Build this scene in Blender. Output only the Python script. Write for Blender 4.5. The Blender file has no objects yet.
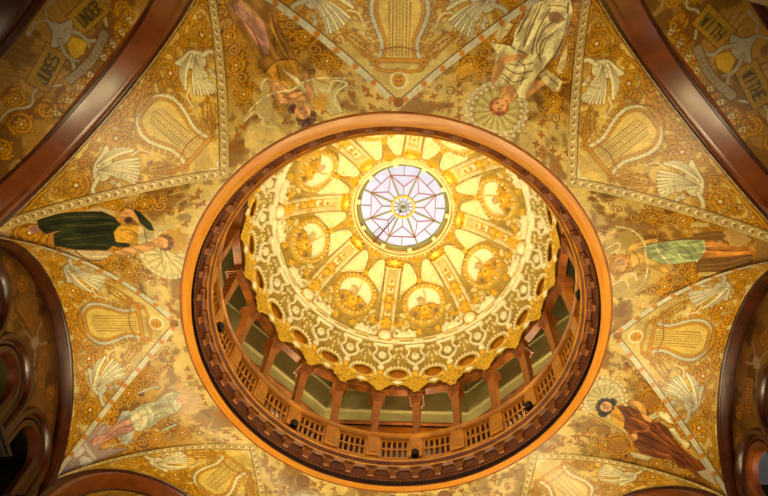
import bpy, math, random
import numpy as np
from math import pi, sin, cos, radians as R_
random.seed(7); rng = np.random.default_rng(7)
COL = bpy.context.scene.collection
#SURF-BEGIN
# ---- dimensions of the rotunda, metres; z = 0 is the visitor's eye height, the floor lies at -1.6
HS = {'A': 2.086, 'B': 2.31}          # half widths of the narrow (A) and the wide (B) bays
AP = {'A': 5.26, 'B': 5.15}           # distance of the bay fronts from the axis
RAD = {'A': (2.09, 1.89, 8.02), 'B': (2.31, 1.92, 7.96)}
POW = {'A': (2.39, 1.04), 'B': (1.68, 1.27)}
RA, ZA, RP, ZP, RING = 3.40, 10.0, 5.748, 8.46, 3.36
DL = 1.234
def groin_z(ty, t):
    n, m = POW[ty]
    return ZP + (ZA - ZP) * (1 - (1 - np.clip(t, 0, 1)) ** n) ** (1 / m)
def web_grid(ty, N, M):
    """lunette web over one bay: N steps along the arch, M steps from arch to groin"""
    r_, h_, c_ = RAD[ty]
    th = np.linspace(-pi / 2, pi / 2, N)[:, None] + np.zeros((1, M)); v = np.linspace(0, 1, M)[None] + np.zeros((N, 1))
    s = r_ * np.sin(th); z0 = c_ + h_ * np.cos(th)
    q = np.clip(np.abs(s) / HS[ty], 0, 1)
    zg = groin_z(ty, 1 - q); dg = RA + (AP[ty] - RA) * q
    d = AP[ty] + (dg - AP[ty]) * v
    z = z0 + (zg - z0) * v
    tq = th[:, 0]; ds = np.hypot(r_ * np.cos(tq), h_ * np.sin(tq))
    L = np.concatenate([[0], np.cumsum((ds[1:] + ds[:-1]) / 2 * np.diff(tq))]); L -= L[-1] / 2
    return s, d, z, L[:, None] + 0 * v, AP[ty] - d, (AP[ty] - dg)
def place(az, s, d, z):
    a = R_(az)
    return np.stack([d * cos(a) - s * sin(a), d * sin(a) + s * cos(a), z + 0 * s], -1)
def panel_grid(side, N, M):
    """pendentive: side=+1 wide bay lies at +w. N steps across, M along; returns local polar coords about the pier azimuth"""
    w = np.linspace(-1, 1, N)[:, None] + np.zeros((1, M)); tt = np.linspace(0, 1, M)
    t = np.clip(tt / 0.985, 0, 1)[None] + np.zeros((N, 1)); nk = np.clip((tt - 0.985) / 0.015, 0, 1)[None] + 0 * w
    def edge(aa):
        a = R_(aa); x = RP + (RA * cos(a) - RP) * t; y = RA * sin(a) * t
        return np.hypot(x, y), np.arctan2(y, x)
    wb = 22.5 + DL; wa = 22.5 - DL      # angle from the pier to the wide / narrow bay axis
    hi, lo = (wb, wa) if side > 0 else (wa, wb)
    R1, A1 = edge(hi); R0, A0 = edge(-lo)
    az = np.where(w > 0, A1 * w, -A0 * w)
    Rm = RP + (RA - RP) * t
    Rg = np.where(w > 0, R1, R0)
    R = Rg + (Rm - Rg) * (1 - w * w)
    zh = groin_z('B' if side > 0 else 'A', t); zl = groin_z('A' if side > 0 else 'B', t)
    z = zl * (1 - w) / 2 + zh * (1 + w) / 2
    R = R + (RING - R) * nk
    zm = z[N // 2]; rm = R[N // 2]
    T = np.concatenate([[0], np.cumsum(np.hypot(np.diff(zm), np.diff(rm)))])
    return R, az, z, az * R, T[None] + 0 * w, w
#SURF-END
PIERS = []
for k in range(8):
    c = 45 * k + 22.5
    lo_is_A = (k % 2 == 0)                  # bay at 45k is narrow when k is even
    PIERS.append((c - DL, +1) if lo_is_A else (c + DL, -1))

# ---------------------------------------------------------------- helpers
def lin(c):
    c = np.asarray(c, float) / 255.0
    return np.where(c <= 0.04045, c / 12.92, ((c + 0.055) / 1.055) ** 2.4)
def tag(o, label=None, cat=None, group=None, kind=None):
    if label: o['label'] = label
    if cat: o['category'] = cat
    if group: o['group'] = group
    if kind or cat: o['kind'] = kind or 'thing'
    return o
def empty(name, loc=(0, 0, 0), rz=0):
    o = bpy.data.objects.new(name, None); COL.objects.link(o); o.location = loc; o.rotation_euler = (0, 0, rz); o.empty_display_size = .1
    return o
def mesh_np(name, V, F, mat, parent=None, colors=None, smooth=True):
    me = bpy.data.meshes.new(name); V = np.asarray(V, np.float32); F = np.asarray(F, np.int32)
    n = F.shape[1]
    me.vertices.add(len(V)); me.vertices.foreach_set('co', V.ravel())
    me.loops.add(F.size); me.loops.foreach_set('vertex_index', F.ravel())
    me.polygons.add(len(F)); me.polygons.foreach_set('loop_start', np.arange(0, F.size, n, dtype=np.int32))
    if colors is not None:
        at = me.color_attributes.new('Col', 'FLOAT_COLOR', 'POINT')
        c = np.ones((len(V), 4), np.float32); c[:, :3] = colors; at.data.foreach_set('color', c.ravel())
    me.update(calc_edges=True); me.validate()
    me.polygons.foreach_set('use_smooth', np.full(len(me.polygons), smooth))
    me.materials.append(mat)
    o = bpy.data.objects.new(name, me); COL.objects.link(o)
    if parent is not None: o.parent = parent
    return o
def grid_faces(N, M, flip=False):
    i, j = np.meshgrid(np.arange(N - 1), np.arange(M - 1), indexing='ij')
    a = i * M + j; F = np.stack([a, a + M, a + M + 1, a + 1], -1).reshape(-1, 4)
    return F[:, ::-1] if flip else F
def grid_split(P, C, ID, flip, keep=None):
    """cut a painted grid into one mesh per id; yields id, verts, faces, colours"""
    N, M = ID.shape; F = grid_faces(N, M, flip); fid = ID[:-1, :-1].ravel()
    ok = np.ones(len(F), bool) if keep is None else keep.ravel()
    V = P.reshape(-1, 3); Cc = C.reshape(-1, 3)
    for k in np.unique(fid[ok]):
        f = F[ok & (fid == k)]; u, inv = np.unique(f, return_inverse=True)
        yield int(k), V[u], inv.reshape(-1, 4), Cc[u]
class MB:
    """collects shapes into one mesh"""
    def __init__(s): s.v = []; s.f = []
    def add(s, v, f):
        n = len(s.v); s.v += [tuple(p) for p in v]; s.f += [tuple(i + n for i in q) for q in f]
    def box(s, x0, x1, y0, y1, z0, z1, T=None, top=None):
        """box, optional taper of the top (sx, sy) and transform"""
        cx, cy = (x0 + x1) / 2, (y0 + y1) / 2; k = top or (1, 1)
        v = [(x0, y0, z0), (x1, y0, z0), (x1, y1, z0), (x0, y1, z0)]
        v += [(cx + (x - cx) * k[0], cy + (y - cy) * k[1], z1) for x, y, _ in v]
        if T: v = [T(*p) for p in v]
        s.add(v, [(3, 2, 1, 0), (4, 5, 6, 7), (0, 1, 5, 4), (1, 2, 6, 5), (2, 3, 7, 6), (3, 0, 4, 7)])
    def loft(s, rings, closed=True, cap=False):
        n = len(rings[0]); v = [p for r in rings for p in r]; f = []
        for i in range(len(rings) - 1):
            for j in range(n if closed else n - 1):
                a = i * n + j; b = i * n + (j + 1) % n; f.append((a, b, b + n, a + n))
        if cap: f.append(tuple(range(n))[::-1]); f.append(tuple(range((len(rings) - 1) * n, len(rings) * n)))
        s.add(v, f)
    def lathe(s, prof, n=64, c=(0, 0), a0=0, a1=2 * pi, closed=True, T=None):
        full = abs(a1 - a0 - 2 * pi) < 1e-6; m = n if full else n + 1
        rings = []
        for k in range(m):
            a = a0 + (a1 - a0) * k / n
            r = [(c[0] + p[0] * cos(a), c[1] + p[0] * sin(a), p[1]) for p in prof]
            rings.append([T(*p) for p in r] if T else r)
        if full: rings.append(rings[0])
        s.loft(rings, closed=closed)
    def tube(s, pts, r, n=8):
        pts = [np.array(p, float) for p in pts]; rings = []
        for i, p in enumerate(pts):
            d = pts[min(i + 1, len(pts) - 1)] - pts[max(i - 1, 0)]; d /= np.linalg.norm(d) + 1e-9
            u = np.cross(d, (0, 0, 1.)); u = u if np.linalg.norm(u) > .1 else np.cross(d, (1., 0, 0)); u /= np.linalg.norm(u); w = np.cross(d, u)
            rr = r[i] if isinstance(r, (list, tuple)) else r
            rings.append([tuple(p + rr * (u * cos(2 * pi * k / n) + w * sin(2 * pi * k / n))) for k in range(n)])
        s.loft(rings, cap=True)
    def build(s, name, mat, parent=None, smooth=False, bevel=0):
        me = bpy.data.meshes.new(name); me.from_pydata(s.v, [], s.f); me.validate(); me.update()
        me.materials.append(mat)
        o = bpy.data.objects.new(name, me); COL.objects.link(o)
        if parent is not None: o.parent = parent
        if smooth:
            me.polygons.foreach_set('use_smooth', np.ones(len(me.polygons), bool))
            try: me.set_sharp_from_angle(angle=R_(38))
            except Exception: pass
        if bevel:
            b = o.modifiers.new('bevel', 'BEVEL'); b.width = bevel; b.segments = 2; b.limit_method = 'ANGLE'
        return o
def polar(az):
    """local frame at an azimuth: x tangential, y outward, z up"""
    a = R_(az) if True else az
    return lambda x, y, z: (y * cos(a) - x * sin(a), y * sin(a) + x * cos(a), z)
def copy_tree(o, parent=None, rz=None):
    c = o.copy(); COL.objects.link(c); c.parent = parent
    if rz is not None: c.rotation_euler = (0, 0, rz)
    for ch in [q for q in bpy.data.objects if q.parent == o]: copy_tree(ch, c)
    return c

# ---------------------------------------------------------------- materials
def new_mat(name):
    m = bpy.data.materials.new(name); m.use_nodes = True; nt = m.node_tree
    return m, nt, nt.nodes['Principled BSDF'], nt.nodes.new, nt.links.new
def m_paint(name, rough=.42, spec=.5, bump=.25, mott=.35, scale=3.0, metal=0.0):
    """painted and gilded plaster: pigment attribute broken up by grime and brush grain"""
    m, nt, b, N, Lk = new_mat(name)
    at = N('ShaderNodeAttribute'); at.attribute_name = 'Col'
    tc = N('ShaderNodeTexCoord')
    n1 = N('ShaderNodeTexNoise'); n1.inputs['Scale'].default_value = scale; n1.inputs['Detail'].default_value = 6; n1.inputs['Roughness'].default_value = .65
    n2 = N('ShaderNodeTexNoise'); n2.inputs['Scale'].default_value = 26; n2.inputs['Detail'].default_value = 5
    for n in (n1, n2): Lk(tc.outputs['Object'], n.inputs['Vector'])
    r1 = N('ShaderNodeMapRange'); r1.inputs['From Min'].default_value = .35; r1.inputs['From Max'].default_value = .68; r1.inputs['To Min'].default_value = 1 - mott; r1.inputs['To Max'].default_value = 1.1
    r2 = N('ShaderNodeMapRange'); r2.inputs['From Min'].default_value = .3; r2.inputs['From Max'].default_value = .7; r2.inputs['To Min'].default_value = .82; r2.inputs['To Max'].default_value = 1.12
    Lk(n1.outputs['Fac'], r1.inputs['Value']); Lk(n2.outputs['Fac'], r2.inputs['Value'])
    mu = N('ShaderNodeMath'); mu.operation = 'MULTIPLY'; Lk(r1.outputs[0], mu.inputs[0]); Lk(r2.outputs[0], mu.inputs[1])
    vm = N('ShaderNodeVectorMath'); vm.operation = 'SCALE'; Lk(at.outputs['Color'], vm.inputs[0]); Lk(mu.outputs[0], vm.inputs['Scale'])
    Lk(vm.outputs[0], b.inputs['Base Color'])
    b.inputs['Roughness'].default_value = rough; b.inputs['Specular IOR Level'].default_value = spec; b.inputs['Metallic'].default_value = metal
    bp = N('ShaderNodeBump'); bp.inputs['Strength'].default_value = bump; bp.inputs['Distance'].default_value = .01
    Lk(n2.outputs['Fac'], bp.inputs['Height']); Lk(bp.outputs[0], b.inputs['Normal'])
    return m
def m_wood(name, c1, c2, rough=.3, scale=1.0, coat=.25, around=False):
    """polished wood, fine grain; around=True runs the grain round the dome axis"""
    m, nt, b, N, Lk = new_mat(name)
    tc = N('ShaderNodeTexCoord'); sep = N('ShaderNodeSeparateXYZ'); Lk(tc.outputs['Object'], sep.inputs[0]); cmb = N('ShaderNodeCombineXYZ')
    at = N('ShaderNodeMath'); at.operation = 'ARCTAN2'; Lk(sep.outputs['Y'], at.inputs[0]); Lk(sep.outputs['X'], at.inputs[1])
    sc_ = N('ShaderNodeMath'); sc_.operation = 'MULTIPLY'; Lk(at.outputs[0], sc_.inputs[0]); sc_.inputs[1].default_value = 3.3
    ln = N('ShaderNodeVectorMath'); ln.operation = 'LENGTH'; Lk(tc.outputs['Object'], ln.inputs[0])
    mp = N('ShaderNodeMapping')
    if around:
        Lk(sc_.outputs[0], cmb.inputs[0]); Lk(ln.outputs['Value'], cmb.inputs[1]); Lk(sep.outputs['Z'], cmb.inputs[2]); Lk(cmb.outputs[0], mp.inputs[0]); mp.inputs['Scale'].default_value = (1.4 * scale, 22 * scale, 14 * scale)
    else:
        Lk(tc.outputs['Object'], mp.inputs[0]); mp.inputs['Scale'].default_value = (3 * scale, 3 * scale, 4.5 * scale)
    n1 = N('ShaderNodeTexNoise'); n1.inputs['Scale'].default_value = 1.6; n1.inputs['Detail'].default_value = 7; n1.inputs['Roughness'].default_value = .6; n1.inputs['Distortion'].default_value = .35
    Lk(mp.outputs[0], n1.inputs['Vector'])
    cr = N('ShaderNodeValToRGB'); cr.color_ramp.elements[0].position = .32; cr.color_ramp.elements[1].position = .68
    cr.color_ramp.elements[0].color = (*lin(c1), 1); cr.color_ramp.elements[1].color = (*lin(c2), 1)
    Lk(n1.outputs['Fac'], cr.inputs[0]); Lk(cr.outputs[0], b.inputs['Base Color'])
    b.inputs['Roughness'].default_value = rough; b.inputs['Coat Weight'].default_value = coat; b.inputs['Coat Roughness'].default_value = .32
    return m
def m_plain(name, c, rough=.6, metal=0, emit=None, es=0, noise=.15, nscale=4):
    m, nt, b, N, Lk = new_mat(name)
    n1 = N('ShaderNodeTexNoise'); n1.inputs['Scale'].default_value = nscale; n1.inputs['Detail'].default_value = 5
    tc = N('ShaderNodeTexCoord'); Lk(tc.outputs['Object'], n1.inputs['Vector'])
    cr = N('ShaderNodeValToRGB'); l = lin(c); cr.color_ramp.elements[0].position = .35; cr.color_ramp.elements[1].position = .7
    cr.color_ramp.elements[0].color = (*(l * (1 - noise)), 1); cr.color_ramp.elements[1].color = (*np.minimum(l * (1 + noise), 1), 1)
    Lk(n1.outputs['Fac'], cr.inputs[0]); Lk(cr.outputs[0], b.inputs['Base Color'])
    b.inputs['Roughness'].default_value = rough; b.inputs['Metallic'].default_value = metal
    if emit is not None:
        b.inputs['Emission Strength'].default_value = es; l = lin(emit)
        c2 = N('ShaderNodeValToRGB'); c2.color_ramp.elements[0].position = .3; c2.color_ramp.elements[1].position = .75
        c2.color_ramp.elements[0].color = (*(l * (1 - noise)), 1); c2.color_ramp.elements[1].color = (*l, 1)
        Lk(n1.outputs['Fac'], c2.inputs[0]); Lk(c2.outputs[0], b.inputs['Emission Color'])
    return m
MAT = dict(
    fresco=m_paint('painted_plaster', rough=.36, spec=.38, mott=.26, scale=2.6),
    relief=m_paint('gilded_stucco', rough=.42, mott=.16, scale=5, bump=.5),
    trim=m_wood('honey_oak', (208, 124, 28), (232, 158, 56), rough=.35, around=True, coat=.12),
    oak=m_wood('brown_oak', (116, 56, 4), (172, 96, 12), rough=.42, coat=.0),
    oak_lit=m_wood('lit_brown_oak', (172, 100, 12), (216, 142, 28), rough=.38, coat=.12),  # lit copy of the brown oak; lamplight put into its colour
    mahog=m_wood('red_mahogany', (104, 46, 8), (138, 70, 16), rough=.34, coat=.9, scale=.6),
    dark=m_wood('dark_mahogany', (50, 18, 5), (84, 34, 9), rough=.36, coat=.12),
    corn=m_wood('russet_oak', (104, 44, 4), (146, 74, 10), rough=.45, coat=.0),
    ebony_and_shade=m_plain('ebony_and_shade', (24, 14, 12), rough=.35),  # black of the capitals; on gallery floor and dado it stands for shade
    olive=m_plain('olive_plaster', (216, 202, 122), rough=.7, noise=.12, nscale=2),
    ledge=m_plain('pale_plaster_ledge', (214, 198, 128), rough=.6),
    glass=m_plain('opal_glass', (90, 90, 104), rough=.3, emit=(226, 224, 244), es=.86, noise=.16, nscale=5),
    came=m_plain('olive_came', (132, 130, 62), rough=.5),
    came_red=m_plain('rose_came', (170, 80, 84), rough=.5),
    gold=m_plain('gilding', (222, 160, 40), rough=.35, metal=.3),
    cream=m_plain('cream_stucco', (240, 222, 160), rough=.6),
    black=m_plain('black_metal', (14, 12, 12), rough=.4, metal=.3),
    lamp=m_plain('lamp_lens', (255, 220, 160), emit=(255, 200, 120), es=6, noise=.02),
    dim=m_plain('dim_plaster', (92, 80, 42), rough=.8),
    daylit=m_plain('daylit_plaster', (150, 146, 140), rough=.8),  # right hall ceiling; daylight put into the plaster colour
    day=m_plain('daylit_pane', (160, 165, 180), rough=.6, emit=(150, 148, 160), es=.42, noise=.08),
    marble=m_plain('marble_floor', (150, 130, 100), rough=.25),
)
# ---------------------------------------------------------------- painter: pigment, relief and part ids on a surface grid
class Canvas:
    def __init__(s, X, Y, base, px=.012):
        s.shape = X.shape; s.X = X; s.Y = Y; s.px = px
        s.C = np.zeros(X.shape + (3,)); s.C[:] = lin(base); s.H = np.zeros(X.shape); s.ID = np.zeros(X.shape, int)
        s.cid = None
    def _win(s, x0, x1, y0, y1, pad):
        return np.nonzero((s.X > x0 - pad) & (s.X < x1 + pad) & (s.Y > y0 - pad) & (s.Y < y1 + pad))
    def put(s, idx, d, col, h=None, hw=.02, id=None, op=1.0):
        a = np.clip(.5 - d / s.px, 0, 1) * op
        if col is not None:
            c = lin(col); s.C[idx] = s.C[idx] * (1 - a[:, None]) + c * a[:, None]
        if h is not None:
            prof = np.sqrt(np.clip(-d / hw, 0, 1)); s.H[idx] = np.where(d < 0, np.maximum(s.H[idx] * 0 + s.H[idx] * (1 - prof), 0) + h * prof, s.H[idx])
        k = id if id is not None else s.cid
        if k is not None:
            sel = a > .5; s.ID[tuple(q[sel] for q in idx)] = k
    def poly(s, pts, col, edge=None, ew=.012, **kw):
        P = np.array(pts, float); idx = s._win(P[:, 0].min(), P[:, 0].max(), P[:, 1].min(), P[:, 1].max(), .05)
        if len(idx[0]) == 0: return
        x, y = s.X[idx], s.Y[idx]; ins = np.zeros(x.shape, bool); dm = np.full(x.shape, 1e9)
        for i in range(len(P)):
            x1, y1 = P[i - 1]; x2, y2 = P[i]
            c = ((y1 > y) != (y2 > y)) & (x < (x2 - x1) * (y - y1) / (y2 - y1 + 1e-12) + x1); ins ^= c
            dx, dy = x2 - x1, y2 - y1; t = np.clip(((x - x1) * dx + (y - y1) * dy) / (dx * dx + dy * dy + 1e-12), 0, 1)
            dm = np.minimum(dm, np.hypot(x - x1 - t * dx, y - y1 - t * dy))
        d = np.where(ins, -dm, dm)
        if edge is not None: s.put(idx, d - ew, edge)
        s.put(idx, d, col, **kw)
    def stroke(s, pts, w, col, edge=None, ew=.008, taper=False, **kw):
        P = np.array(pts, float); idx = s._win(P[:, 0].min(), P[:, 0].max(), P[:, 1].min(), P[:, 1].max(), w + .05)
        if len(idx[0]) == 0: return
        x, y = s.X[idx], s.Y[idx]; dm = np.full(x.shape, 1e9); n = len(P) - 1
        for i in range(n):
            x1, y1 = P[i]; x2, y2 = P[i + 1]; dx, dy = x2 - x1, y2 - y1
            t = np.clip(((x - x1) * dx + (y - y1) * dy) / (dx * dx + dy * dy + 1e-12), 0, 1)
            ww = w if not taper else w * (1 - .85 * (i + t) / n)
            dm = np.minimum(dm, np.hypot(x - x1 - t * dx, y - y1 - t * dy) - ww / 2)
        if edge is not None: s.put(idx, dm - ew, edge)
        s.put(idx, dm, col, **kw)
    def blob(s, cx, cy, rx, ry, col, rot=0, lobes=0, amp=.2, edge=None, ew=.008, ph=0, **kw):
        m = max(rx, ry) * (1 + amp); idx = s._win(cx - m, cx + m, cy - m, cy + m, .04)
        if len(idx[0]) == 0: return
        x, y = s.X[idx] - cx, s.Y[idx] - cy; c, q = cos(rot), sin(rot); x, y = x * c + y * q, -x * q + y * c
        r = np.hypot(x / rx, y / ry); th = np.arctan2(y / ry, x / rx); f = 1 + (amp * np.cos(lobes * th + ph) if lobes else 0)
        d = (r - f) * min(rx, ry)
        if edge is not None: s.put(idx, d - ew, edge)
        s.put(idx, d, col, **kw)
    def ring(s, cx, cy, r, w, col, edge=None, ry=None, **kw):
        a = np.linspace(0, 2 * pi, 36); s.stroke([(cx + r * cos(t), cy + (ry or r) * sin(t)) for t in a], w, col, edge=edge, **kw)
    def spiral(s, cx, cy, r, w, col, a0=0, turns=1.4, hand=1, edge=None, inner=.25, **kw):
        n = int(22 * turns) + 4
        pts = [(cx + r * (1 - (1 - inner) * k / n) * cos(a0 + hand * 2 * pi * turns * k / n), cy + r * (1 - (1 - inner) * k / n) * sin(a0 + hand * 2 * pi * turns * k / n)) for k in range(n + 1)]
        s.stroke(pts, w, col, edge=edge, **kw)
    def noise(s, col, scale, thr, soft=.15, op=.5, seed=0, X=None, Y=None, id=None, mask=None):
        X = s.X if X is None else X; Y = s.Y if Y is None else Y; g = np.random.default_rng(seed); v = np.zeros(s.shape); amp = 1; tot = 0
        for o in range(4):
            for q in range(5):
                a = g.uniform(0, 2 * pi); f = scale * 2 ** o * g.uniform(.7, 1.4); ph = g.uniform(0, 6.28, 2); b = a + pi / 2
                v += amp * np.sin(f * (X * cos(a) + Y * sin(a)) + ph[0] + 1.7 * np.sin(f * .6 * (X * cos(b) + Y * sin(b)) + ph[1])) / 5 * 1.6
            tot += amp; amp *= .6
        v /= tot; a = np.clip((v - thr) / soft, 0, 1) * op
        if mask is not None: a = a * mask
        s.C[:] = s.C * (1 - a[..., None]) + lin(col) * a[..., None]
        return v
def curve(pts, n=6):
    """Catmull-Rom through points"""
    P = [np.array(p, float) for p in pts]; P = [2 * P[0] - P[1]] + P + [2 * P[-1] - P[-2]]; o = []
    for i in range(1, len(P) - 2):
        for k in range(n):
            t = k / n; a, b, c, d = P[i - 1:i + 3]
            o.append(tuple(.5 * (2 * b + (c - a) * t + (2 * a - 5 * b + 4 * c - d) * t * t + (3 * b - a - 3 * c + d) * t ** 3)))
    o.append(tuple(P[-2])); return o
PLA, PLB, GO, GOD, BR, BRD, CR, CRD, MAU, ORG = (232, 194, 94), (206, 154, 50), (212, 148, 20), (160, 98, 10), (106, 60, 12), (68, 36, 8), (250, 234, 180), (200, 172, 108), (160, 118, 90), (212, 134, 34)
def rosette(cv, x, y, r, hand=1, a0=0.):
    cv.spiral(x, y, r, .035, GO, a0=a0, turns=1.15, hand=hand, edge=BR, inner=.62)
    for k in range(5):
        a = a0 + k * 1.26; cv.blob(x + r * 1.02 * cos(a), y + r * 1.02 * sin(a), r * .16, r * .1, GO, rot=a + .9, edge=BR)
    cv.blob(x, y, r * .48, r * .48, GO, lobes=6, amp=.22, edge=BRD)
    cv.blob(x, y, r * .26, r * .26, GOD, lobes=5, amp=.2, ph=1); cv.blob(x, y, r * .11, r * .11, CR)
def leaf(cv, x, y, L, W, rot, col=GOD, lob=5):
    c, q = cos(rot), sin(rot); pts = []
    for sgn in (1, -1):
        seg = []
        for k in range(lob * 4 + 1):
            t = k / (lob * 4); wv = W * sin(pi * min(t * 1.05, 1)) ** .7 * (.72 + .28 * abs(sin(lob * pi * t)))
            seg.append((t * L, sgn * wv))
        pts += seg if sgn > 0 else seg[::-1]
    cv.poly([(x + a * c - b * q, y + a * q + b * c) for a, b in pts], col, edge=BRD, ew=.008)
    cv.stroke([(x, y), (x + L * .9 * c, y + L * .9 * q)], .02, GO)
    for k in range(1, lob):
        for sgn in (1, -1):
            t = k / lob; a1, b1 = t * L, 0; a2, b2 = (t + .12) * L, sgn * W * .62
            cv.stroke([(x + a1 * c - b1 * q, y + a1 * q + b1 * c), (x + a2 * c - b2 * q, y + a2 * q + b2 * c)], .014, BR)
def swan(cv, m, pale, id_):
    """swan beside the lyre; m mirrors it. hooked neck, wings fanned towards the ring"""
    old = cv.cid; cv.cid = id_; f = lambda P: [(m * a, b) for a, b in P]; e = BR
    def fan(x0, y0, a0, a1, n, L0, L1, w):
        for k in range(n):
            t = k / (n - 1); a = a0 + (a1 - a0) * t; L = L0 + (L1 - L0) * t
            tip = (x0 + L * cos(a), y0 + L * sin(a)); mid = (x0 + .55 * L * cos(a + .12), y0 + .55 * L * sin(a + .12))
            cv.stroke(f(curve([(x0, y0), mid, tip], 3)), w, pale if k % 2 else CR, edge=e, ew=.006, taper=False)
    cv.poly(f(curve([(1.26, .50), (1.12, .36), (.92, .32), (.78, .30), (.84, .42), (.96, .54), (1.12, .60), (1.26, .50)])), pale, edge=e, ew=.012)
    fan(1.06, .40, R_(176), R_(158), 5, .34, .50, .040)
    fan(1.10, .46, R_(152), R_(112), 8, .52, .46, .036)
    fan(1.12, .46, R_(150), R_(118), 6, .30, .26, .034)
    for k in range(7): cv.blob(m * (1.08 - .03 * k), .44 - .012 * k + .02 * (k % 2), .016, .012, CRD)
    cv.stroke(f(curve([(1.18, .50), (1.36, .56), (1.36, .74), (1.20, .82), (1.08, .76), (1.10, .68)])), .052, pale, edge=e)
    cv.blob(m * 1.10, .67, .042, .03, pale, edge=e, rot=1.2); cv.stroke(f([(1.10, .65), (1.07, .60)]), .022, ORG); cv.blob(m * 1.105, .675, .008, .008, BRD)
    cv.cid = old
def lyre(cv, pale, id_):
    old = cv.cid; cv.cid = id_
    half = curve([(.0, .36), (.16, .38), (.27, .48), (.30, .62), (.26, .78), (.19, .95), (.18, 1.08), (.22, 1.2), (.30, 1.26)])
    body = half + [(-a, b) for a, b in half[::-1]]
    cv.poly([p for p in body if p[1] < 1.2], PLA, edge=None)
    for m in (1, -1):
        h = [(m * a, b) for a, b in half]
        cv.stroke([(m * a * 1.08 + m * .035, b) for a, b in half], .055, pale, edge=BR)
        cv.stroke(h, .034, GO, edge=BR)
        cv.ring(m * .315, 1.235, .038, .03, GO, edge=BR); cv.blob(m * .315, 1.235, .02, .02, GOD)
        for k in range(10):
            b = .42 + .075 * k; a = np.interp(b, [p[1] for p in half], [p[0] for p in half]) + .12
            cv.blob(m * a, b, .026, .018, GO, edge=BR, rot=m * .6)
    cv.stroke([(-.24, 1.22), (.24, 1.22)], .05, GO, edge=BR)
    cv.stroke(curve([(-.24, 1.1), (0, 1.05), (.24, 1.1)]), .02, GOD)
    for k in range(7):
        x = (-3 + k) * .045
        top = .46 + .02 * abs(k - 3)
        for q in range(16):
            b = top + q * (1.18 - top) / 16
            cv.stroke([(x * (1 - .1 * q / 16), b), (x * (1 - .1 * q / 16), b + .022)], .014, BR)
    cv.cid = old
def spandrel_dog(cv, m):
    f = lambda P: [(m * a, b) for a, b in P]
    cv.stroke(f(curve([(.36, 1.2), (.52, 1.10), (.68, .94), (.74, .86)])), .02, GO, edge=BR)
    cv.stroke(f(curve([(.36, 1.16), (.46, .98), (.60, .88), (.74, .86)])), .02, GO, edge=BR)
    for k in range(5): cv.blob(m * (.45 + .055 * k), 1.05 - .038 * k, .028, .016, GOD, rot=-m * .6, edge=None)
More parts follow.
